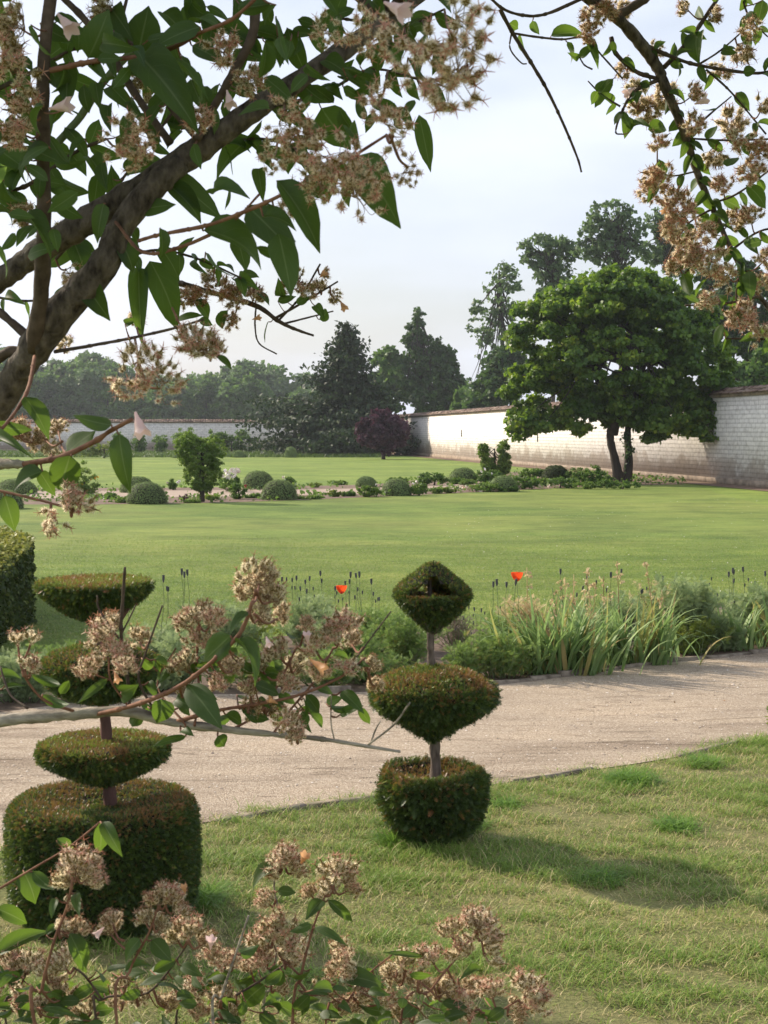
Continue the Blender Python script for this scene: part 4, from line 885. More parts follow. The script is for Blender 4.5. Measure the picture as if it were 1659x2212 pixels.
# seed heads of poppies: slender stalk, dark capsule with a flat lid
def poppy_mesh():
    g_=Geo(); tube(g_,[(0,0,0),(.012,0,.18),(-.006,0,.34),(.004,0,.45)],[.0028,.0024,.002,.0018],5,4); st=g_.mesh('stem')
    g_=Geo(); lathe(g_,[(.001,.448),(.004,.45),(.0085,.462),(.0095,.472),(.008,.482),(.010,.485),(.010,.488),(.001,.489)],8); return st,g_.mesh('seed_capsule')
st,cap=poppy_mesh()
st.materials.append(M_stem); cap.materials.append(M_pod)
spots=[]
for (x0,x1_,y0,y1_,bb,n) in ((240,420,1215,1290,1440,9),(560,830,1230,1310,1410,32),(640,700,1240,1300,1405,8),(985,1160,1240,1400,1440,16),(1180,1440,1225,1300,1400,16),(1440,1659,1215,1330,1385,30),(960,1060,1300,1400,1430,8)):
    for _ in range(n): spots.append((rng.uniform(x0,x1_),rng.uniform(y0,y1_),bb-rng.random()*45,'near the left topiary' if x0<500 else 'around the smaller red poppy' if x0<900 else 'just right of the right topiary' if x0<1100 else 'among the largest iris clumps' if x0<1400 else 'toward the right edge of the bed'))
proto=None
for i,(x,ytop,bb,where) in enumerate(spots):
    c=G(x,bb); h=P(x,ytop,c[1])[2]
    if h<.12: continue
    if proto is None:
        proto=thing('poppy_seed_head','dark poppy seed head on a thin bare stalk above the flower bed','seed head',c,'poppy seed heads in the flower bed'); link('stem',st,None,proto); link('seed_capsule',cap,None,proto); o=proto
    else: o=copy_tree(proto)
    o['label']='dark poppy seed head on a thin bare stalk '+where
    s_=h/.489; o.location=Vector(tuple(c)); o.scale=(min(s_,1.35)*.85,)*2+(s_,); o.rotation_euler=(rng.normal()*.05,rng.normal()*.07,rng.random()*6.28)
# red poppies
M_red=foliage('poppy petals',[(0,(.72,.06,.015)),(1,(.85,.11,.03))],.45,(.95,.13,.03),.5,tmul=1.1)
def poppy(label,px,py,base,wpx):
    c=G(px,base); d=c[1]; h=P(px,py,d)[2]; root=thing('red_poppy',label,'flower',c,'red poppies over the flower bed')
    g_=Geo(); tube(g_,[(0,0,0),(.02,0,h*.5),(0,0,h-.01)],[.0028,.0024,.002],5,5); link('stem',g_.mesh('stem'),M_stem,root)
    g_=Geo(); r=W(wpx/2,d)
    for k in range(5):
        az=k*1.257+.3; nr=6; V=[]
        for i in range(5):
            t=i/4; 
            for j in range(5):
                s_=(j/4-.5)*1.7; rad=r*(.12+.95*math.sin(t*1.45)); a_=az+s_*(.5+.3*t); V.append([rad*math.cos(a_),rad*math.sin(a_),h+r*(1.55*t**1.3)+.002*math.sin(9*a_+k)*t])
        Q=[(i*5+j,i*5+j+1,(i+1)*5+j+1,(i+1)*5+j) for i in range(4) for j in range(4)]
        g_.add(V,Q,None,rng.random())
    pt=link('petals',g_.mesh('petals',True),M_red,root)
    g_=Geo(); lathe(g_,[(.001,h),(.005,h+.004),(.006,h+.012),(.001,h+.016)],8); link('seed_capsule',g_.mesh('seed_capsule'),M_pod,root)
    return root
poppy('smaller red poppy flower over the seed heads left of the right topiary',738,1283,1400,23)
poppy('larger red poppy flower between the right topiary and the iris',1116,1256,1405,25)
# tufts of coarse grass on the near lawn
def tuft(label,px,base,wpx,hpx,n):
    c=G(px,base); d=c[1]; p=np.c_[rng.normal(size=n)*W(wpx*.2,d),rng.normal(size=n)*.05,np.zeros(n)]
    me=grass('grass_tuft',p,W(hpx,d)*rng.uniform(.6,1.2,n),.0022,.75,.8); tag(link('grass_tuft',me,M_tuft,loc=c),label,'grass tuft','coarse grass tufts on the near lawn')
tuft('largest bright grass tuft at the edge of the gravel path',1362,1690,130,42,900)
tuft('bright grass tuft farther right along the path edge',1518,1652,80,34,420)
tuft('soft green grass tuft in the lawn below the largest tuft',1460,1790,110,40,420)
tuft('grass tuft at the foot of the right topiary on its left side',850,1822,60,50,420)
tuft('grass tuft at the foot of the right topiary on its right side',1020,1785,70,34,300)
tuft('grass tuft against the right side of the broad drum',445,1950,60,60,420)
tuft('faint grass tuft in the open lawn right of the topiary shadow',1090,1740,100,28,300)
tuft('grass tuft low at the right side of the lawn',1300,1900,120,36,420)
# young leafy weed at the right edge of the path
c=G(1672,1600); root=thing('leafy_weed','light green leafy weed at the right edge beside the gravel','plant',c)
g_=Geo(); gs=Geo()
for k in range(9):
    o=np.array([rng.normal()*.04,rng.normal()*.03,0]); top=o+[rng.normal()*.05-.02,rng.normal()*.04,rng.uniform(.18,.34)]; tube(gs,[o,(o+top)/2+[.01,0,0],top],[.003,.0025,.0015],5,3)
    kk=12; t=rng.uniform(.3,1,kk); leaves_at(g_,o*(1-t)[:,None]+top*t[:,None],np.tile([0,0,1.],(kk,1)),.055,.5,None,.9)
link('leaves',g_.mesh('leaves'),M_yellowish,root); link('stems',gs.mesh('stems'),M_stem,root)
# ================================================================== BEAUTY BUSH (close foreground)
GL=8
def big_leaf(fold, droop, twist, seed):
    r=np.random.default_rng(seed); V=[];U=[];cols=5
    for i in range(GL+1):
        t=i/GL; w_=(max(math.sin(math.pi*min(t**.72,1)),0)**.72)*.5 if t<1 else 0
        if t>.74: w_=w_*(1-(t-.74)*2.3)
        w_=max(w_,.012)
        y=math.sin(t*droop)/max(droop,.01) if droop>.01 else t; z=-(1-math.cos(t*droop))/max(droop,.01)
        for j in range(cols):
            u=(j/(cols-1)-.5)*2; x=u*w_; zz=z+abs(u)*w_*fold-.10*w_*u*u*2
            tw=twist*(t-.2); x2=x*math.cos(tw)-(zz-z)*math.sin(tw)*.6; z2=z+x*math.sin(tw)+(zz-z)*math.cos(tw)
            z2+=.012*math.sin(9*t+3*u)*abs(u)
            V.append([x2+.04*math.sin(t*3+seed)*t,y,z2]); U.append((u*.5+.5,t))
    Q=[(i*cols+j,i*cols+j+1,(i+1)*cols+j+1,(i+1)*cols+j) for i in range(GL) for j in range(cols-1)]
    return np.array(V),Q,np.array(U)
LV=[big_leaf(f,d_,tw,k) for k,(f,d_,tw) in enumerate([(.35,.5,.1),(.5,1.0,-.35),(.2,.8,.3),(.6,1.35,.15),(.35,1.1,-.5),(.25,.25,0)])]
def leafmat(name,c0,c1,tc0,trans):
    def b(t):
        u=attr(t,'lu'); v=attr(t,'lv'); r_=attr(t,'rnd')
        mid=math_(t,'ABSOLUTE',math_(t,'SUBTRACT',u,.5))
        rib=ramp(t,mid,[(0,(1,1,1)),(.045,(0,0,0))])
        sv=math_(t,'ABSOLUTE',math_(t,'SINE',math_(t,'SUBTRACT',math_(t,'MULTIPLY',v,17.0),math_(t,'MULTIPLY',mid,15.0))))
        side=ramp(t,sv,[(0,(1,1,1)),(.13,(0,0,0))])
        vein=math_(t,'MAXIMUM',rib,math_(t,'MULTIPLY',side,.35))
        base=ramp(t,math_(t,'ADD',math_(t,'MULTIPLY',r_,.85),math_(t,'MULTIPLY',tnoise(t,60,3),.15)),[(0,c0),(.85,c1),(.95,(c1[0]*1.8,c1[1]*1.2,c1[2])),(1,(.30,.20,.05))])
        c=mixc(t,math_(t,'MULTIPLY',vein,.45),base,(.16,.22,.09))
        edge=ramp(t,tnoise(t,38,4,.6),[(.63,(0,0,0)),(.68,(1,1,1))])
        c=mixc(t,math_(t,'MULTIPLY',edge,math_(t,'GREATER_THAN',r_,.8)),c,(.13,.06,.025))
        p=pb(t,c,.58,bump(t,math_(t,'ADD',vein,math_(t,'MULTIPLY',tnoise(t,120,3),.4)),-.35,.002),.4)
        tr=t.nodes.new('ShaderNodeBsdfTranslucent'); t.links.new(mixc(t,math_(t,'MULTIPLY',vein,.35),tc0,(.5,.6,.25)),tr.inputs['Color'])
        m=t.nodes.new('ShaderNodeMixShader'); m.inputs[0].default_value=trans
        t.links.new(p,m.inputs[1]); t.links.new(tr.outputs[0],m.inputs[2]); return m.outputs[0]
    return mat(name,b)
M_leaf=leafmat('beauty bush leaf',(.013,.030,.010),(.040,.080,.019),(.20,.34,.035),.32)
class LeafSet:
    def __init__(s): s.g=Geo(); s.u=[]
    def put(s,base,tip,w_,hint,k=None,a=None):
        k=int(rng.integers(len(LV))) if k is None else k; V,Q,U=LV[k]; d_=tip-base; ln=np.linalg.norm(d_)
        reach=np.linalg.norm([V[-3,1],V[-3,2]]); s_=ln/reach
        # turn so that the curled tip ends at the wanted point
        y=d_/ln; z=hint-(hint@y)*y; z/=np.linalg.norm(z)+1e-9
        al=math.atan2(-V[-3,2],V[-3,1]); y2=y*math.cos(al)+z*math.sin(al)
        fr=frames(y2[None],z[None]); s.g.inst(V,Q,None,base[None],fr,np.array([[w_*1.12,s_,s_]]),[rng.random() if a is None else a]); s.u.append(U)
    def build(s,root,m=None):
        me=s.g.mesh('leaves',True); U=np.concatenate(s.u)
        for nm,c in (('lu',0),('lv',1)):
            at=me.attributes.new(nm,'FLOAT','POINT'); at.data.foreach_set('value',U[:,c].astype(np.float32))
        return link('leaves',me,m or M_leaf,root)
# ---- seed heads: bristly capsules with five thin calyx lobes
def cap_b(t):
    a=attr(t)
    c=ramp(t,a,[(0,(.16,.12,.035)),(.19,(.24,.17,.05)),(.2,(.93,.82,.60)),(.5,(.98,.94,.80)),(.501,(.40,.16,.11)),(.75,(.64,.40,.28)),(.751,(.20,.15,.06)),(1,(.36,.22,.12))])
    oi=t.nodes.new('ShaderNodeObjectInfo'); c=mixc(t,1.0,c,ramp(t,oi.outputs['Random'],[(0,(.90,.80,.70)),(.3,(1,.95,.88)),(.6,(1,1,.96)),(.85,(1,.92,.90)),(1,(.97,.97,.86))]),'MULTIPLY')
    p=pb(t,c,.55,spec=.3); tr=t.nodes.new('ShaderNodeBsdfTranslucent'); t.links.new(c,tr.inputs['Color'])
    m=t.nodes.new('ShaderNodeMixShader'); 
    t.links.new(ramp(t,a,[(0,(.1,.1,.1)),(.195,(.1,.1,.1)),(.2,(.68,.68,.68)),(.5,(.68,.68,.68)),(.501,(.3,.3,.3)),(1,(.15,.15,.15))]),m.inputs[0])
    t.links.new(p,m.inputs[1]); t.links.new(tr.outputs[0],m.inputs[2]); return m.outputs[0]
M_cap=mat('bristly seed heads',cap_b)
def hairs(g_,o,d_,L_,wd,a):
    n=len(o); s_=nrm(np.cross(d_,rdir(n)))*wd
    V=np.stack([o-s_,o+s_,o+d_*L_[:,None]],1).reshape(-1,3); T=np.arange(3*n).reshape(-1,3)
    g_.add(V,None,T,np.repeat(a,3))
def capsule(g_,p,ax,sc=1.0,full=True):
    ax=ax/np.linalg.norm(ax); x=nrm(np.cross(ax,[.3,.5,.81])[None])[0]; y=np.cross(ax,x)
    prof=[(0,.0005),(.0015,.0020),(.0038,.0029),(.0062,.0022),(.0085,.0009),(.0125,.0006)]
    th=np.arange(6)*np.pi/3; V=[p+ax*h*sc+(math.cos(t)*x+math.sin(t)*y)*r*sc for h,r in prof for t in th]
    Q=[(i*6+j,i*6+(j+1)%6,(i+1)*6+(j+1)%6,(i+1)*6+j) for i in range(5) for j in range(6)]
    g_.add(V,Q,None,rng.uniform(.02,.17))
    n=92 if full else 24; h=rng.random(n)*.0085; t=rng.random(n)*6.283; rad=np.cos(t)[:,None]*x+np.sin(t)[:,None]*y
    rr=np.interp(h,[0,.0038,.0085],[.0006,.0028,.0009])
    o=p+ax*(h*sc)[:,None]+rad*(rr*sc)[:,None]; d_=nrm(rad+ax*rng.uniform(-.15,.5,(n,1)))
    hairs(g_,o,d_,rng.uniform(.0026,.0048,n)*sc,.00030*sc,rng.uniform(.22,.49,n))
    tip=p+ax*.0122*sc; az0=rng.random()*6.28; dr=rng.uniform(.6,1.3); red=rng.uniform(.51,.74)
    for k in range(5):
        a_=az0+k*1.2566; out=math.cos(a_)*x+math.sin(a_)*y; sd=np.cross(ax,out); L_=rng.uniform(.0042,.0068)*sc; V=[]
        for i,s_ in enumerate((0,.4,.75,1)):
            an=dr*s_; c=tip+(out*math.sin(an)*.9+ax*(1-.25*s_*dr)*s_*.6+out*s_*.35)*L_; w_=(.00045,.00040,.00026,.00008)[i]*sc
            V+=[c-sd*w_,c+sd*w_]
        g_.add(V,[(0,1,3,2),(2,3,5,4),(4,5,7,6)],None,red)
def cluster_mesh(seed,n,Rr,spread=1.0,full=True):
    st_=np.random.default_rng(seed); g_=Geo(); 
    nodes=[]
    m=max(3,n//5)
    for k in range(m):
        u=nrm(np.array([[st_.normal()*spread,st_.normal()*spread,abs(st_.normal())*.7+.45]]))[0]; e=u*Rr*st_.uniform(.3,.6)
        nodes.append(e); tube(g_,[(0,0,0),e*.5+st_.normal(size=3)*.002,e],[.0009,.0008,.0006],4,2,0,st_.uniform(.8,1))
        nh=26; tt=st_.random(nh); hairs(g_,e*tt[:,None],rdir(nh),st_.uniform(.0015,.003,nh),.00026,st_.uniform(.25,.49,nh))
    for i in range(n):
        e=nodes[i%m]; u=nrm(np.array([st_.normal()*spread,st_.normal()*spread,abs(st_.normal())*.8+.15]))*1.0
        tgt=nrm((u*.8+e/np.linalg.norm(e)*.55)[None])[0]*Rr*st_.uniform(.62,1.0)
        mid=(e+tgt)/2+st_.normal(size=3)*.002; mid[2]-=.0015
        tube(g_,[e,mid,tgt],[.0005,.00045,.0005],3,3,0,st_.uniform(.8,1))
        nh=14; tt=st_.random(nh)[:,None]; hairs(g_,e*(1-tt)+tgt*tt,rdir(nh),st_.uniform(.0015,.003,nh),.00026,st_.uniform(.25,.49,nh))
        ax=nrm((tgt-mid+np.array([0,0,.35*Rr])+st_.normal(size=3)*.15*Rr)[None])[0]
        capsule(g_,tgt,ax,st_.uniform(.95,1.4),full)
    me=g_.mesh('seed_cluster'); me.materials.append(M_cap); return me
CM=[cluster_mesh(100+k,n,r_,sp_) for k,(n,r_,sp_) in enumerate([(30,.026,1),(38,.029,.9),(24,.025,1.2),(44,.032,1),(32,.028,.8),(20,.022,1.1)])]
CS=[cluster_mesh(200+k,n,r_,1) for k,(n,r_) in enumerate([(5,.016),(8,.018)])]
CL=[cluster_mesh(300+k,n,.040,1.0) for k,n in enumerate([22,18,26])]
CRr=[.026,.029,.025,.032,.028,.022]
# tubular five-lobed flower
def flower_mesh():
    g_=Geo(); V=[];Q=[];n=20
    for i,(h,r) in enumerate([(0,.0012),(.006,.0022),(.011,.0042),(.016,.0052),(.021,.0072),(.024,.0095)]):
        for j in range(n):
            a_=j*2*math.pi/n; lob=1+.13*math.cos(5*a_)*max(0,(i-2)/3)+.04*math.cos(2*a_+1)*i/5; V.append([r*lob*math.cos(a_),r*lob*math.sin(a_),h+.0012*math.cos(5*a_)*max(0,i-3)])
    for i in range(5):
        for j in range(n): Q.append((i*n+j,i*n+(j+1)%n,(i+1)*n+(j+1)%n,(i+1)*n+j))
    g_.add(V,Q); return g_.mesh('flower',True)
def petmat(name,c,tcl):
    def b(t):
        cc=ramp(t,tnoise(t,90,3),[(.3,c),(.7,tuple(min(1,v*1.2) for v in c))]); p=pb(t,cc,.55); tr=t.nodes.new('ShaderNodeBsdfTranslucent'); tr.inputs[0].default_value=(*tcl,1)
        m=t.nodes.new('ShaderNodeMixShader'); m.inputs[0].default_value=.4; t.links.new(p,m.inputs[1]); t.links.new(tr.outputs[0],m.inputs[2]); return m.outputs[0]
    return mat(name,b)
M_pink=petmat('pale pink petals',(.72,.55,.53),(.8,.6,.58)); M_faded=petmat('faded orange petals',(.55,.30,.15),(.7,.42,.22))
FM=flower_mesh(); FM.materials.append(M_pink); FM2=flower_mesh(); FM2.materials.append(M_faded)
M_barkA=plain('smooth branch bark',(.03,.022,.017),(.19,.155,.12),95,b=1.0,sc=(1,1,.5),bd=.01,detail=10)
M_stemred=plain('reddish stems',(.13,.055,.036),(.28,.145,.09),60,b=.4,bd=.002)
M_barkB=plain('pale peeling bark',(.10,.08,.06),(.44,.39,.31),110,b=1.0,sc=(.3,1,1),bd=.004,detail=8)
M_twig=plain('dark twigs',(.05,.035,.026),(.13,.095,.07),60,b=.6,bd=.002)
class Bush:
    def __init__(s,label,loc,name='beauty_bush'):
        s.root=thing(name,label,'flowering shrub',loc); s.o=np.array(loc,float); s.poly=[]; s.leaf=LeafSet(); s.tw=Geo(); s.n=0
    def branch(s,pts,wd,m,name='branch',nodes=True,wob=.07,sides=8,d=None,own=True,geo=None,leafy=0,lw=(16,26),ll=(38,60),pre=None):
        """pts: (px,py,d) ; wd width in px at start,end (or list)"""
        q=np.array([P(*p) for p in pts]); dd=np.array([p[2] for p in pts]); wd=np.interp(np.linspace(0,1,len(pts)),np.linspace(0,1,len(wd)),wd)
        rad=wd/2/F*dd
        full=q; rr=rad
        if pre is not None: full=np.vstack([pre,q]); rr=np.r_[np.linspace(rad[0]*1.3,rad[0]*1.05,len(pre)),rad]
        g_=geo or Geo(); path=tube(g_,full-s.o,rr,sides,6,wob,.5)
        if nodes:
            L_=np.r_[0,np.cumsum(np.linalg.norm(np.diff(path,axis=0),axis=1))]; 
            for k in range(1,int(L_[-1]/.045)):
                sk=k*.045+rng.normal()*.006; c=np.array([np.interp(sk,L_,path[:,i]) for i in range(3)]); r_=np.interp(k*.045,L_,np.interp(np.linspace(0,1,len(path)),np.linspace(0,1,len(rr)),rr))
                if r_<.0035: 
                    pt=nrm(np.gradient(path,axis=0))[np.argmin(np.abs(L_-k*.045))]; tube(g_,[c-pt*r_*1.6,c-pt*r_*.3,c+pt*r_*.8,c+pt*r_*1.9],[r_*.95,r_*1.35,r_*1.25,r_*.95],6,1,0,.5,False)
        if own and geo is None: s.n+=1; link(name,g_.mesh(name,True),m,s.root)
        c=catmull(np.array([list(p) for p in pts],float),8); s.poly.append(c)
        if leafy:
            seg=np.r_[0,np.cumsum(np.linalg.norm(np.diff(c[:,:2],axis=0),axis=1))]; st=leafy; x=rng.uniform(.2,1)*st
            while x<seg[-1]:
                b_=[np.interp(x,seg,c[:,i]) for i in range(3)]; i=min(np.searchsorted(seg,x),len(c)-1); t=c[i,:2]-c[max(i-1,0),:2]; t=t/(np.linalg.norm(t)+1e-9); nn=np.array([-t[1],t[0]])
                for sd in (-1,1):
                    if rng.random()<.2: continue
                    L_=rng.uniform(*ll); dr=t*rng.uniform(.1,.9)+nn*sd*rng.uniform(.3,1)+np.array([0,rng.uniform(0,.9)]); dr/=np.linalg.norm(dr)
                    s.lf(b_[0],b_[1],b_[0]+dr[0]*L_,b_[1]+dr[1]*L_,rng.uniform(*lw),b_[2]+rng.normal()*.01)
                x+=st*rng.uniform(.7,1.3)
        return s
    def near(s,x,y,maxd=1e9):
        best=None
        for c in s.poly:
            e=np.hypot(c[:,0]-x,c[:,1]-y); i=e.argmin()
            if best is None or e[i]<best[0]: best=(e[i],c[i])
        return best
    def lf(s,bx,by,tx,ty,w_,d=None,k=None,a=None,tilt=.5):
        if d is None: e,c=s.near(bx,by); d=c[2]+rng.normal()*.01
        B_=P(bx,by,d); T_=P(tx,ty,d+rng.normal()*.022)
        hint=nrm((np.array([0,0,CAM_H])-B_)[None])[0]+np.array([0,0,.45])+rng.normal(size=3)*tilt
        if rng.random()<.12: hint=-hint
        s.leaf.put(B_-s.o,T_-s.o,W(w_*.9,d),hint,k,a if a is not None else rng.random()*.93)
        e,c=s.near(bx,by)
        if 2<e<45:
            q=P(*c); tube(s.tw,[q-s.o,(q+B_)/2-s.o-[0,0,.002],B_-s.o],[.0011,.0009,.0008],4,2,0,.5)
    def cl(s,x,y,r,d=None,up=.35,n=None,vi=None,small=False):
        e,c=s.near(x,y)
        if d is None: d=c[2]+rng.normal()*.02
        me_i=int(rng.integers(len(CM))) if vi is None else vi
        me=CS[int(rng.integers(2))] if small else CM[me_i]; R0=.016 if small else CRr[me_i]
        if d<1.36 and not small: me=CL[me_i%3]; R0=.040; r=r*1.12
        q=P(*c); cen=P(x,y,d); ax=cen-q; ax=ax/(np.linalg.norm(ax)+1e-9)+np.array([0,0,up])+rng.normal(size=3)*.1; ax/=np.linalg.norm(ax)
        sc=W(r,d)/R0*.92; base=cen-ax*R0*sc*.45
        o=link('seed_cluster',me,None,s.root,base-s.o); o.rotation_euler=(Vector(tuple(ax)).to_track_quat('Z','Y')@Euler((0,0,rng.random()*6.28)).to_quaternion()).to_euler(); o.scale=(sc,)*3
        if e>1: 
            mid=(q+base)/2+np.array([0,0,-.006]); tube(s.tw,[q-s.o,mid-s.o,base+ax*.002-s.o],[.0016,.0013,.0011],5,4,.05,.5); s.poly.append(np.array([list(c),[(c[0]+x)/2,(c[1]+y)/2,(c[2]+d)/2]]))
    def fl(s,x,y,tx,ty,sz,d=None,faded=False):
        if d is None: d=s.near(x,y)[1][2]-.01
        b_=P(x,y,d); t_=P(tx,ty,d-.006); ax=(t_-b_)/np.linalg.norm(t_-b_); o=link('flower',FM2 if faded else FM,None,s.root,b_-s.o)
        o.rotation_euler=Vector(tuple(ax)).to_track_quat('Z','Y').to_euler(); o.scale=(W(sz,d)/.021,)*3
    def done(s):
        s.leaf.build(s.root)
        if s.tw.n: link('twigs',s.tw.mesh('twigs',True),M_stemred,s.root)
# ================= A: the big bush arching from the left over the top to the right
A=Bush('big beauty bush framing the view, grey limbs at upper left arching over to upper right',(-.62,1.75,0))
b=A.branch
pre=np.array([[-.62,1.75,-.05],[-.64,1.75,.5],[-.62,1.74,1.2]])
b([(-150,1130,1.72),(-60,950,1.7),(0,865,1.68),(72,755,1.65),(140,665,1.63),(222,575,1.62),(262,490,1.62),(330,405,1.62),(390,352,1.63)],[110,66,70,56,52],M_barkA,'trunk',pre=pre,sides=14,wob=.06,nodes=False)
b([(-60,650,1.70),(0,605,1.69),(65,558,1.68),(140,508,1.66),(250,440,1.65),(390,350,1.64),(475,290,1.64),(562,228,1.65),(660,165,1.68),(830,45,1.74),(920,-20,1.8),(1010,-95,1.95),(1140,-110,2.15),(1262,-10,2.35)],[50,48,54,60,54,44,38,30,23,20],M_barkA,'limb',sides=14,wob=.06,nodes=False)
b([(72,755,1.64),(88,640,1.60),(95,480,1.56),(93,300,1.53),(94,150,1.51),(110,-20,1.5)],[38,30,28,26],M_twig,'stem',sides=10)
b([(75,742,1.66),(30,700,1.68),(-30,650,1.7)],[22,16],M_twig,'stem')
b([(60,770,1.66),(20,760,1.66),(-40,800,1.68)],[26,24],M_twig,'stem')
b([(130,-10,1.66),(190,50,1.65),(250,135,1.64),(300,215,1.64),(368,310,1.63)],[14,18],M_twig,'stem')
b([(275,-10,1.6),(270,65,1.6),(350,210,1.61),(425,302,1.62)],[8,9],M_twig,'twig')
b([(552,-10,1.6),(545,75,1.6),(500,165,1.61),(450,250,1.62),(425,304,1.62)],[22,16],M_twig,'stem')
b([(300,95,1.8),(225,175,1.8),(175,250,1.8),(105,330,1.78)],[16,18],M_stem,'stem')
b([(110,152,1.48),(200,133,1.44),(300,122,1.42),(375,102,1.41),(430,72,1.40),(500,42,1.38),(560,-10,1.36)],[12,10,7],M_stemred,'shoot')
b([(300,520,1.5),(345,507,1.46),(450,486,1.40),(550,448,1.34),(650,400,1.30),(750,345,1.27),(835,292,1.25)],[8,9,6],M_stemred,'shoot',leafy=0)
b([(250,480,1.6),(310,545,1.5),(400,530,1.45),(500,480,1.42),(560,420,1.4)],[7,8,5],M_stemred,'shoot')
b([(390,612,2.3),(450,630,2.3),(550,659,2.28),(602,694,2.28),(640,712,2.27),(678,725,2.27)],[13,10,5],M_twig,'twig')
b([(330,575,2.1),(360,600,2.2),(392,613,2.3)],[12,13],M_twig,'twig')
b([(602,692,2.28),(650,640,2.28),(692,570,2.27)],[5,4],M_twig,'twig')
b([(590,690,2.28),(660,650,2.27),(730,608,2.26)],[6,4],M_twig,'twig')
b([(610,700,2.28),(650,690,2.28),(720,672,2.27)],[5,3],M_twig,'twig')
b([(553,662,2.28),(551,705,2.28),(560,742,2.28),(598,765,2.28)],[4,3],M_twig,'twig')
b([(118,760,1.64),(200,746,1.62),(280,731,1.60),(372,710,1.58),(440,690,1.56)],[8,5],M_twig,'twig')
b([(372,665,1.5),(400,720,1.46),(440,755,1.43),(480,770,1.40)],[5,4],M_stemred,'shoot')
b([(-40,1005,1.45),(10,1002,1.43),(52,1003,1.42)],[26,18],M_barkB,'branch')
b([(50,1003,1.42),(125,989,1.40),(200,956,1.38),(240,930,1.36),(285,906,1.34)],[14,9],M_stemred,'shoot')
b([(-20,1056,1.42),(60,1074,1.40),(135,1094,1.38),(160,1105,1.37)],[6,5],M_stemred,'shoot')
b([(75,770,1.62),(60,842,1.5),(22,905,1.45),(-20,950,1.44)],[9,7],M_stemred,'shoot')
b([(-20,200,1.9),(60,160,1.9),(150,110,1.9),(260,60,1.9)],[10,7],M_twig,'twig',leafy=46,lw=(26,40),ll=(55,80))
b([(-20,420,1.95),(60,400,1.95),(160,330,1.95),(230,300,1.95)],[10,7],M_twig,'twig',leafy=46,lw=(26,40),ll=(55,80))
b([(120,560,1.9),(200,470,1.9),(330,300,1.9),(420,180,1.9)],[8,5],M_twig,'twig',leafy=52,lw=(24,38),ll=(50,80))
b([(430,320,1.9),(560,300,1.9),(660,330,1.9),(760,400,1.88)],[8,5],M_twig,'twig',leafy=55,lw=(26,40),ll=(50,75))
b([(560,240,1.9),(700,200,1.9),(800,150,1.9),(900,170,1.9)],[8,5],M_twig,'twig',leafy=52,lw=(26,38),ll=(48,70))
b([(400,-10,1.9),(470,60,1.9),(600,80,1.9),(720,40,1.9),(860,60,1.9),(960,20,1.9)],[8,5],M_twig,'twig',leafy=46,lw=(28,42),ll=(50,75))
b([(-20,640,1.95),(60,650,1.95),(150,640,1.95)],[6,4],M_twig,'twig',leafy=36,lw=(16,24),ll=(34,50))
b([(260,560,2.1),(340,540,2.1),(430,560,2.1),(520,600,2.1)],[7,4],M_twig,'twig',leafy=42,lw=(18,26),ll=(36,54))
# large leaves, base and tip as they hang
for q in [(190,125,238,22,66),(300,112,318,12,78),(432,58,335,104,46),(430,50,402,-25,62),(305,124,428,290,88),(340,118,452,218,52),(240,186,303,252,38),(150,134,146,232,50),(546,298,468,392,70),(694,234,757,324,78),(638,164,712,222,42),(766,338,868,492,86),(905,248,932,372,36),
 (345,364,480,478,60),(362,398,434,484,46),(534,444,642,562,72),(598,390,690,548,60),(440,498,564,584,76),(602,504,626,642,64),(155,514,186,604,52),(168,594,237,694,52),(254,514,286,590,56),(324,564,386,714,62),(300,578,306,748,44),(-5,322,62,368,46),(105,372,196,416,46),(-5,460,54,505,46),
 (53,857,106,950,54),(-5,915,70,930,30),(241,918,158,897,34),(146,978,205,930,66),(152,984,124,1058,68),(258,938,284,1066,52),(92,1018,28,1066,48),(84,1016,120,1072,32),(10,1070,30,1148,44),(-5,960,73,992,28),(-5,60,30,140,40),(20,210,80,260,44),(140,275,190,350,44),(200,500,260,520,40),(110,430,180,470,44),(480,60,560,120,46),(620,60,660,160,44),(560,180,600,250,40),(300,455,380,440,40),(470,770,500,800,16),(240,20,290,90,50),(60,320,130,350,46),(570,470,640,500,40),(660,380,700,430,46),(460,420,540,430,44),(40,480,110,560,48),(700,130,760,170,40),(820,90,870,140,40),(200,395,270,425,46)]:
    A.lf(*q,tilt=.3)
for q in [(556,630,582,660,24),(600,650,640,640,18),(500,600,530,640,20),(492,670,480,710,24),(690,690,705,668,24),(680,660,700,690,22),(520,590,560,600,24),(580,695,572,740,20),(610,640,600,600,22),(430,690,460,702,20),(540,620,515,600,22),(380,690,440,680,28),(420,650,450,690,30),(270,700,300,690,18),(640,655,668,640,20)]: A.lf(*q,d=2.26)
for q in range(150):
    x=rng.uniform(-10,600); y=rng.uniform(-10,560)
    if y>600-x*.75 and rng.random()<.6: continue
    L_=rng.uniform(50,88); an=rng.normal(1.2,.8); A.lf(x,y,x+L_*math.cos(an),y+L_*math.sin(an),L_*rng.uniform(.38,.52),rng.uniform(1.36,2.0),tilt=.6)
for q in range(60):
    x=rng.uniform(560,960); y=rng.uniform(-10,330)-(x-560)*.25; L_=rng.uniform(44,74); an=rng.normal(1.2,.9); A.lf(x,y,x+L_*math.cos(an),y+L_*math.sin(an),L_*rng.uniform(.36,.5),rng.uniform(1.3,1.9),tilt=.6)
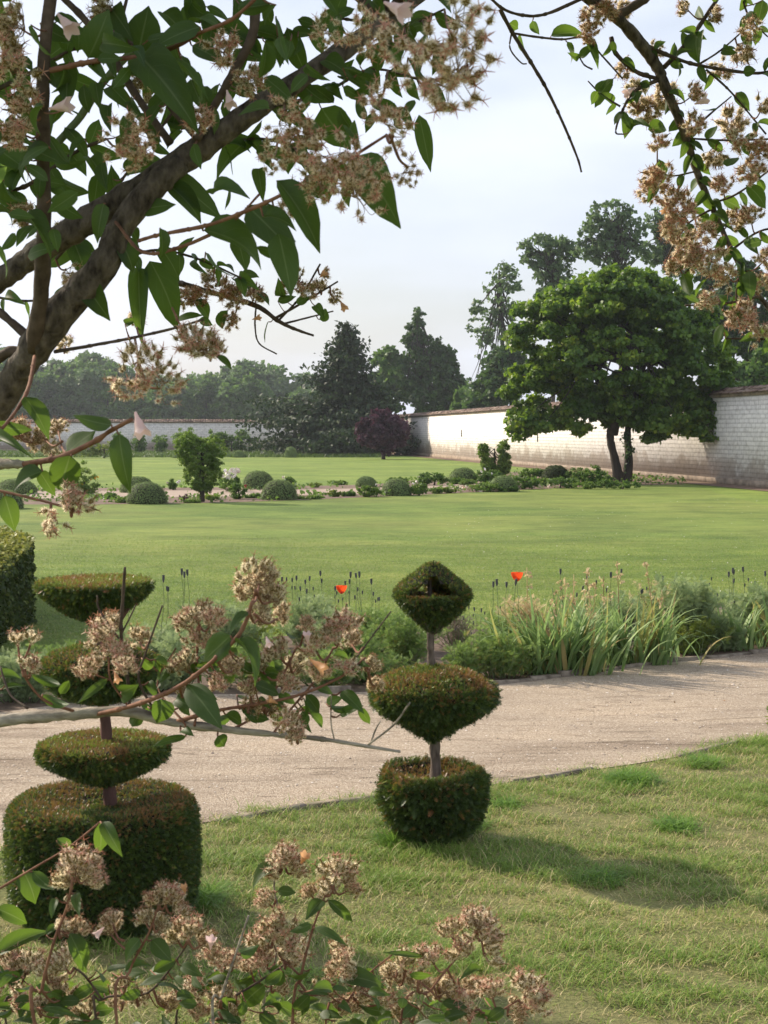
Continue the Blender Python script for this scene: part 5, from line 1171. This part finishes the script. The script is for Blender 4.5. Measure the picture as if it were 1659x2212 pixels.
# seed clusters
for x,y,r,d in [(980,70,95,.98),(960,170,90,1.0),(880,90,80,1.05),(1010,130,80,.98),(780,60,60,1.2),(700,60,45,1.3),(270,300,62,1.35),(300,345,50,1.35),(40,290,48,1.5),(35,140,55,1.5),(30,60,55,1.5),(60,240,50,1.5),(620,250,60,1.25),(650,300,60,1.25),(720,340,70,1.22),(770,420,66,1.2),(800,380,60,1.22),(700,400,55,1.24),(850,290,60,1.15),(590,330,50,1.3),(430,260,40,1.5),(300,170,34,1.9),(480,110,44,1.5),(540,170,40,1.5),(230,20,44,1.6),(110,520,38,1.9),(60,470,34,1.9),(330,230,30,1.9),(640,440,45,1.5),(150,590,30,1.9),(880,360,45,1.3),(820,215,60,1.15)]:
    A.cl(x,y,r,d,up=.25)
for x,y,r in [(310,800,92),(285,830,70),(350,830,70)]: A.cl(x,y,r*.78,1.33,up=.9)
for x,y,r,d in [(430,745,48,1.42),(455,758,40,1.42),(410,735,36,1.42),(160,1090,40,1.37),(45,935,34,1.8),(70,950,32,1.8),(125,925,26,1.8),(95,945,28,1.8),(110,975,26,1.8),(10,840,30,1.7)]: A.cl(x,y,r,d,up=.7)
for x,y in [(105,1110),(148,1075),(120,1130),(178,1090)]: A.cl(x,y,26,1.37,up=-.2,small=True)
for x,y,r in [(430,640,30),(480,630,34),(510,645,30),(550,640,30),(640,600,24),(660,630,26),(690,620,24),(720,640,20),(295,690,24),(455,600,26),(500,690,26),(400,645,28),(620,620,24),(140,745,24),(700,590,16)]: A.cl(x,y,r,2.27,up=.6)
A.fl(292,890,308,940,46,1.31); A.fl(125,30,150,60,46,1.4); A.fl(105,235,165,225,42,1.42); A.fl(490,195,500,235,32,1.4); A.fl(830,5,860,20,50,1.0); A.fl(690,600,700,590,16,2.25,True); A.fl(735,650,742,662,20,2.25,True); A.fl(545,690,560,686,16,2.25,True)
# the arm that hangs down at the upper right
RB=M_barkA
b([(1262,-10,2.35),(1330,36,2.36),(1382,92,2.37),(1420,145,2.38),(1436,185,2.38),(1475,280,2.4),(1505,370,2.41),(1535,440,2.42),(1580,540,2.43),(1622,612,2.44),(1662,668,2.45),(1700,720,2.45)],[24,26,20,14,11,9],RB,'branch',sides=10)
b([(1330,36,2.36),(1378,8,2.36),(1420,-20,2.36)],[20,16],M_twig,'stem')
b([(1262,-5,2.35),(1180,30,2.3),(1130,33,2.28),(1085,18,2.26),(1050,-15,2.2)],[7,6],M_twig,'twig')
b([(1080,20,2.27),(1108,72,2.28),(1150,140,2.28),(1185,200,2.28),(1220,275,2.28),(1247,340,2.28),(1256,372,2.28)],[9,7,4],M_twig,'twig')
b([(1110,72,2.28),(1160,80,2.3),(1215,85,2.32),(1265,82,2.33),(1300,120,2.35),(1345,170,2.36)],[5,4],M_twig,'twig')
b([(1105,70,2.28),(1102,105,2.28),(1125,135,2.28),(1138,138,2.28)],[4,3],M_twig,'twig')
for pts,wd in [([(1380,90,2.37),(1440,118,2.37),(1505,140,2.36),(1625,158,2.35),(1680,150,2.35)],[9,6]),([(1435,145,2.38),(1490,85,2.4),(1555,-10,2.42)],[11,8]),([(1505,142,2.36),(1555,110,2.36),(1608,64,2.36)],[5,3]),([(1525,150,2.36),(1580,200,2.36),(1655,290,2.36)],[5,4]),([(1480,298,2.4),(1560,303,2.4),(1680,300,2.4)],[5,4]),([(1485,293,2.4),(1530,250,2.4),(1580,208,2.4)],[6,3]),([(1428,170,2.38),(1370,198,2.36),(1342,245,2.35),(1330,285,2.35),(1345,290,2.35)],[9,5,3]),([(1340,230,2.35),(1300,205,2.35),(1270,175,2.35)],[5,3]),([(1320,80,2.37),(1330,115,2.37),(1375,155,2.38),(1420,170,2.38)],[10,9]),([(1505,370,2.41),(1450,380,2.4),(1420,365,2.39)],[4,3]),([(1535,440,2.42),(1590,420,2.42),(1659,370,2.42)],[5,4]),([(1540,450,2.42),(1490,480,2.42),(1460,520,2.42),(1440,560,2.42)],[5,4,3]),([(1580,540,2.43),(1640,500,2.43),(1700,490,2.43)],[5,4]),([(1580,540,2.43),(1530,545,2.43),(1480,590,2.43)],[5,3]),([(1640,640,2.44),(1570,655,2.44),(1480,660,2.43)],[7,4]),([(1700,730,2.45),(1640,732,2.45),(1568,731,2.44)],[6,3]),([(1600,580,2.44),(1590,640,2.44),(1600,700,2.44)],[4,3]),([(1600,-15,2.4),(1620,40,2.4),(1659,80,2.4)],[5,3]),([(1280,150,2.35),(1262,140,2.35),(1250,120,2.35)],[4,3])]:
    b(pts,wd,M_twig,'twig',leafy=44,lw=(14,24),ll=(28,44))
b([(1436,185,2.38),(1475,280,2.4),(1505,370,2.41),(1535,440,2.42),(1580,540,2.43),(1622,612,2.44)],[3,3],M_twig,'twig',leafy=26,lw=(16,26),ll=(32,50),nodes=False)
for q in [(1190,78,1264,76,28),(1120,75,1135,120,22),(1100,50,1120,62,26),(1150,45,1165,75,28),(1225,90,1232,140,22),(1268,90,1292,150,22),(1325,170,1284,232,30),(1345,245,1350,300,34),(1362,282,1408,278,26),(1400,280,1440,282,34),(1508,70,1510,140,48),(1612,30,1640,45,20),(1648,0,1636,58,30),(1612,400,1655,450,40),(1560,430,1600,450,28),(1430,350,1400,380,24),(1570,360,1595,340,34),(1618,585,1620,650,30),(1645,520,1610,530,22),(1475,590,1490,640,26),(1530,600,1500,650,26),(1560,700,1545,752,22),(1415,400,1398,440,22),(1480,500,1490,540,26),(1590,200,1620,240,26)]: A.lf(*q,d=2.33+rng.random()*.1)
for x,y,r in [(1280,35,34),(1272,75,28),(1310,20,30),(1350,20,26),(1605,105,36),(1560,150,30),(1622,60,26),(1582,268,44),(1600,300,32),(1440,205,40),(1500,205,30),(1372,195,30),(1400,240,38),(1380,230,30),(1422,385,42),(1405,410,34),(1470,455,44),(1455,490,38),(1500,272,32),(1545,335,36),(1640,330,42),(1620,375,34),(1480,535,42),(1502,560,34),(1462,575,32),(1540,565,36),(1600,690,44),(1640,725,30),(1530,650,28),(1570,600,34),(1640,610,28),(1620,470,36),(1580,480,32),(1650,230,30),(1350,150,26),(1410,110,26),(1540,30,26),(1480,20,24),(1655,560,30),(1420,310,28),(1560,400,30),(1520,500,34),(1450,430,30)]: A.cl(x,y,r*.95,2.3+rng.random()*.16,up=.1)
A.fl(1500,225,1528,215,26,2.28); A.fl(1370,190,1355,200,22,2.28); A.fl(1440,445,1432,460,16,2.26,True)
# the horizontal bough at mid height
A.o=A.o
pre2=np.array([[-.63,1.72,1.02],[-.60,1.55,1.40]])
b([(-80,1570,1.48),(0,1557,1.46),(100,1547,1.45),(175,1542,1.44),(275,1537,1.43),(375,1560,1.43),(500,1577,1.42),(590,1586,1.42),(700,1597,1.42),(780,1610,1.42),(865,1624,1.42)],[30,27,25,22,17,12,9,6],M_barkB,'bough',pre=pre2,sides=12,wob=.09)
for pts,wd,m in [([(795,1609,1.42),(850,1566,1.41),(886,1517,1.40)],[5,4],M_barkB),([(800,1606,1.42),(812,1575,1.42),(822,1558,1.42)],[4,3],M_barkB),([(722,1597,1.42),(715,1560,1.42),(716,1500,1.42)],[3,2.5],M_barkB),
  ([(200,1545,1.44),(300,1520,1.38),(400,1475,1.33),(500,1390,1.29),(530,1345,1.28),(545,1300,1.27)],[10,10,8],M_stemred),
  ([(165,1538,1.44),(100,1515,1.42),(65,1480,1.41),(50,1450,1.40)],[7,5],M_stemred),
  ([(280,1535,1.43),(277,1475,1.43),(262,1375,1.42),(265,1300,1.41),(270,1225,1.40)],[8,8,6],M_twig),([(257,1380,1.42),(215,1318,1.42),(210,1286,1.42)],[5,4],M_twig),([(263,1368,1.42),(280,1335,1.42),(294,1306,1.42)],[4,3],M_twig),
  ([(340,1545,1.43),(300,1470,1.42),(315,1410,1.42),(351,1308,1.41)],[6,4],M_twig),([(0,1440,1.5),(22,1500,1.48),(60,1530,1.46)],[5,5],M_twig),
  ([(375,1560,1.43),(470,1535,1.41),(560,1520,1.40),(650,1500,1.40),(740,1460,1.40),(790,1420,1.40)],[9,7,5],M_stemred),([(740,1460,1.40),(800,1380,1.40),(845,1320,1.40)],[4,3],M_twig),
  ([(500,1577,1.42),(560,1540,1.43),(600,1480,1.44),(640,1400,1.44)],[6,4],M_stemred),([(590,1585,1.42),(630,1530,1.42),(680,1470,1.42),(720,1400,1.42)],[6,4],M_stemred),([(420,1568,1.42),(430,1500,1.45),(425,1420,1.46),(430,1370,1.46)],[6,4],M_stemred),
  ([(400,1565,1.42),(340,1480,1.46),(380,1400,1.48)],[5,3],M_stemred),([(280,1530,1.43),(240,1470,1.42),(235,1420,1.42)],[5,4],M_stemred),([(240,1470,1.42),(200,1455,1.42)],[4,3],M_stemred)]:
    b(pts,wd,m,'twig')
for q in [(498,1373,440,1432,58),(507,1384,550,1484,42),(535,1322,497,1372,28),(405,1478,482,1574,58),(420,1440,338,1488,36),(350,1510,338,1562,52),(262,1495,300,1480,46),(232,1466,168,1520,20),(230,1418,276,1422,22),(330,1440,356,1432,30),(68,1458,132,1480,20),(-5,1462,46,1466,26),(-5,1490,60,1482,20),(92,1500,150,1520,24),(560,1475,642,1482,30),(550,1478,605,1502,30),(738,1493,787,1542,32),(402,1590,328,1614,22),(470,1590,486,1612,34),(660,1500,690,1540,28),(680,1482,720,1500,24),(615,1362,640,1375,26),(770,1450,790,1470,28),(440,1380,500,1372,14),(380,1510,420,1530,30),(300,1540,285,1570,30),(600,1500,640,1520,26),(520,1530,560,1545,26),(430,1500,470,1510,26),(390,1580,420,1590,20),(640,1550,660,1520,22),(760,1430,800,1440,20),(150,1470,130,1500,20)]: A.lf(*q,tilt=.35)
for q in range(46):
    x=rng.uniform(300,800); y=rng.uniform(1420,1560)-abs(x-550)*.05; L_=rng.uniform(34,60); an=rng.uniform(-.5,1.6); A.lf(x,y,x+L_*math.cos(an),y+L_*math.sin(an)*.8,rng.uniform(16,28),1.40+rng.random()*.1)
for x,y,r in [(560,1250,56),(545,1285,44),(585,1290,44),(560,1330,40),(600,1330,34),(430,1335,46),(405,1345,38),(460,1340,38),(425,1390,36),(395,1440,40),(235,1355,44),(220,1385,40),(250,1410,36),(200,1440,34),(185,1450,28),(270,1440,30),(300,1380,30),(740,1350,44),(720,1375,38),(760,1385,34),(600,1410,40),(640,1440,36),(680,1400,34),(560,1440,40),(500,1445,34),(540,1490,34),(630,1575,32),(615,1555,32),(640,1590,26),(540,1530,32),(690,1455,34),(800,1440,30),(810,1480,26),(750,1440,30),(470,1480,30),(580,1530,28),(660,1350,26),(620,1480,30),(400,1495,24)]: A.cl(x,y,r*.95,1.36+rng.random()*.12,up=.9)
for x,y in [(38,1388),(68,1385),(55,1440),(70,1445)]: A.cl(x,y,24,1.40,up=1.5,small=True)
A.fl(247,1450,255,1472,22,1.38,True); A.fl(670,1425,700,1445,34,1.35,True); A.fl(665,1390,662,1360,22,1.36); A.fl(575,1375,582,1395,20,1.26); A.fl(600,1520,560,1500,20,1.37,True)
# unseen crown of the same bush, placed and trimmed to shade its upper left
g_=Geo(); 
for k in range(420):
    c=np.array([rng.uniform(-1.25,1.1),rng.uniform(1.1,2.7),rng.uniform(2.52,3.15)]); 
    if proj(c[None])[1][0]>-330 and -320<proj(c[None])[0][0]<1980: continue
    if c[2]-.746*(-.2-c[0])<1.98: continue
    n=9; leaves_at(g_,c-A.o+rng.normal(size=(n,3))*.06,np.tile([0,0,1.],(n,1)),.065,.5,None,.9)
for k in range(1150):
    c=np.array([rng.uniform(-1.55,-.72),rng.uniform(1.5,2.9),rng.uniform(2.42,3.25)])
    if proj(c[None])[0][0]>-70 or c[2]-.746*(-.2-c[0])<1.98: continue
    n=7; leaves_at(g_,c-A.o+rng.normal(size=(n,3))*.05,np.tile([0,0,1.],(n,1)),.07,.6,None,.9)
link('unseen_shade_crown',g_.mesh('unseen_shade_crown'),M_shrub,A.root)
g_=Geo()
for k in range(16):
    e=np.array([rng.uniform(-1.1,1.0),rng.uniform(1.2,2.6),rng.uniform(2.6,3.1)]); s0=P(*[(390,350,1.64),(0,605,1.69),(830,45,1.74),(110,-20,1.5)][k%4]); s0=s0+[0,0,.0]
    if k%4 in (2,3): tube(g_,[s0-A.o,(s0+e)/2-A.o+[0,0,.12],e-A.o],[.006,.005,.002],6,5,.05)
link('upper_branches',g_.mesh('upper_branches',True),M_twig,A.root)
A.done()

# ================= C: the bush in the bottom foreground
C_=Bush('low beauty bush full of tan bristly seed heads across the bottom foreground',(-.12,1.75,0),'beauty_bush')
b=C_.branch
def stem(pts,wd,m=M_stemred,name='stem',**k):
    q=P(*pts[0]); r0=np.array([-.12+(q[0]+.12)*.25+rng.normal()*.03,1.75+rng.normal()*.05,-.03]); mid=r0*.4+q*.6
    b(pts,[v_*.75 for v_ in wd],m,name,pre=np.array([r0,mid]),**k)
stem([(-60,1960,1.5),(0,1919,1.5),(75,1874,1.48),(150,1829,1.46),(217,1775,1.45)],[8,5])
stem([(80,2240,1.46),(90,2139,1.45),(115,2039,1.43),(145,1959,1.42),(157,1895,1.41)],[11,7])
stem([(255,2240,1.5),(280,2099,1.5),(320,2019,1.49),(343,1955,1.48)],[9,5])
stem([(215,2250,1.6),(222,2159,1.6),(320,2144,1.58),(395,2054,1.56),(405,2030,1.55)],[9,5],M_twig)
stem([(463,2250,1.55),(480,2150,1.55),(510,2059,1.54),(537,1978,1.53)],[9,6],M_barkB)
stem([(630,2240,1.6),(650,2109,1.58),(675,2009,1.56),(702,1935,1.55)],[10,6])
stem([(570,2240,1.66),(585,2130,1.65),(605,2000,1.64),(592,1915,1.63),(605,1868,1.62)],[8,5],M_barkB)
stem([(860,2250,1.6),(930,2140,1.6),(985,2070,1.6),(1030,2010,1.6)],[8,5])
stem([(1000,2260,1.62),(1060,2200,1.62),(1120,2160,1.62)],[7,5])
stem([(700,2250,1.6),(740,2180,1.6),(790,2110,1.6),(850,2060,1.6)],[7,4])
stem([(380,2250,1.7),(430,2150,1.7),(480,2080,1.7)],[7,4],M_twig)
stem([(20,2250,1.75),(40,2150,1.75),(60,2090,1.75)],[7,4],M_twig)
b([(220,2159,1.6),(185,2110,1.6),(160,2090,1.6)],[6,4],M_twig,'twig')
b([(510,2150,1.58),(560,2120,1.6),(620,2080,1.6)],[6,4],M_twig,'twig')
b([(650,2109,1.58),(600,2060,1.6),(590,2030,1.6)],[5,3],M_stemred,'twig')
b([(930,2140,1.6),(880,2100,1.6),(850,2080,1.6)],[5,3],M_stemred,'twig')
for q in [(217,1776,216,1842,42),(222,1776,264,1852,32),(150,1828,122,1812,22),(122,1815,160,1832,20),(50,1880,78,1952,50),(70,1882,118,1922,30),(-8,1962,58,1996,36),(-8,2066,108,2012,36),(150,2016,186,2102,46),(303,2028,272,2082,36),(328,2030,372,2076,38),(270,2100,330,2088,24),(380,2072,330,2100,26),(598,1880,546,1926,44),(600,1924,640,1928,26),(696,1944,660,1988,30),(708,1944,762,1992,24),(680,2004,752,2044,22),(672,1996,624,2012,22),(572,2128,520,2172,48),(733,2112,836,2134,40),(914,2066,826,2058,14),(-5,2178,74,2182,18),(90,2178,176,2198,20),(640,2182,692,2160,28),(100,2020,130,2000,18),(165,1930,172,1980,22),(120,1940,112,1985,20),(520,2060,560,2040,26),(455,2110,500,2150,40),(390,2085,440,2110,26),(360,2110,300,2130,26),(600,2170,640,2195,30),(690,2190,740,2200,26),(460,2200,520,2212,30),(350,2190,400,2205,28),(560,2190,600,2215,30),(1040,2100,990,2120,22),(900,2170,870,2200,30),(960,2200,1010,2190,26),(1090,2180,1050,2205,26),(200,2130,150,2160,26),(20,2120,60,2150,24)]: C_.lf(*q,tilt=.35)
for q in range(150):
    x=rng.uniform(0,1100); y=rng.uniform(2090,2240)+(60 if x>900 else 0); L_=rng.uniform(38,66); an=rng.uniform(-.6,3.5); C_.lf(x,y,x+L_*math.cos(an),y+L_*math.sin(an)*.6,rng.uniform(16,30),1.5+rng.random()*.3)
for x,y,r,d in [(170,1870,58,1.41),(195,1895,46,1.41),(150,1900,46,1.42),(155,1955,26,1.42),(140,2010,36,1.43),(170,2005,30,1.43),(365,1935,42,1.48),(340,1945,34,1.48),(385,1965,34,1.48),(310,1985,30,1.49),(345,2000,36,1.5),(235,2010,34,1.55),(240,1985,26,1.55),(405,2010,46,1.55),(380,2025,38,1.56),(440,2035,36,1.56),(460,2065,36,1.58),(490,2075,34,1.6),(620,1855,44,1.62),(600,1875,38,1.62),(640,1880,34,1.62),(575,1945,34,1.63),(730,1890,50,1.55),(715,1915,40,1.55),(755,1920,34,1.55),(670,1930,28,1.56),(600,2010,52,1.6),(570,2030,44,1.6),(630,2045,44,1.6),(565,2075,36,1.6),(620,2075,38,1.6),(60,2085,46,1.75),(30,2110,40,1.75),(135,2080,44,1.6),(110,2110,38,1.6),(130,2150,38,1.6),(90,2180,36,1.6),(20,2080,36,1.75),(1030,1995,50,1.6),(1050,2020,42,1.6),(970,2010,36,1.6),(1000,2050,44,1.6),(930,2070,44,1.6),(880,2085,40,1.6),(1060,2060,40,1.6),(850,2100,36,1.62),(1140,2135,48,1.62),(1160,2165,42,1.62),(1060,2140,40,1.62),(960,2140,42,1.62),(1000,2170,40,1.62),(740,2075,34,1.6),(760,2100,36,1.6),(700,2140,36,1.6),(780,2150,38,1.6),(740,2180,34,1.6),(830,2160,36,1.6),(480,2160,40,1.6),(410,2150,36,1.6),(360,2170,34,1.6),(430,2185,34,1.6),(540,2090,34,1.62),(900,2130,38,1.62),(600,2130,32,1.65),(300,2160,32,1.6),(260,2130,28,1.6),(500,2195,34,1.6),(880,2190,36,1.62),(180,2190,34,1.62),(50,2160,36,1.7),(1110,2190,38,1.62)]:
    C_.cl(x,y,r*.95,d,up=1.1)
    if y>2060 and rng.random()<.55 and C_.n<99: C_.cl(x+rng.normal()*26,y+rng.normal()*18,r*.8,d+.06,up=1.1)
C_.fl(225,2003,200,2028,22,1.45); C_.fl(455,2050,456,2025,26,1.5); C_.fl(650,1865,658,1850,26,1.58,True); C_.fl(400,1930,395,1905,18,1.45,True)
C_.done()
# haze: one closed box of thin summer air round everything
import bmesh
bm=bmesh.new(); bmesh.ops.create_cube(bm,size=1)
me=bpy.data.meshes.new('haze'); bm.to_mesh(me); bm.free()
hz_=link('haze',me); hz_.scale=(860,490,42); hz_.location=(0,205,19.0)
m=bpy.data.materials.new('haze'); m.use_nodes=True; t=m.node_tree; t.nodes.clear(); o=t.nodes.new('ShaderNodeOutputMaterial'); v=t.nodes.new('ShaderNodeVolumePrincipled')
v.inputs['Color'].default_value=(.86,.92,1.0,1); v.inputs['Density'].default_value=.0003; v.inputs['Anisotropy'].default_value=.35
t.links.new(v.outputs[0],o.inputs['Volume']); me.materials.append(m); tag(hz_,kind='stuff')
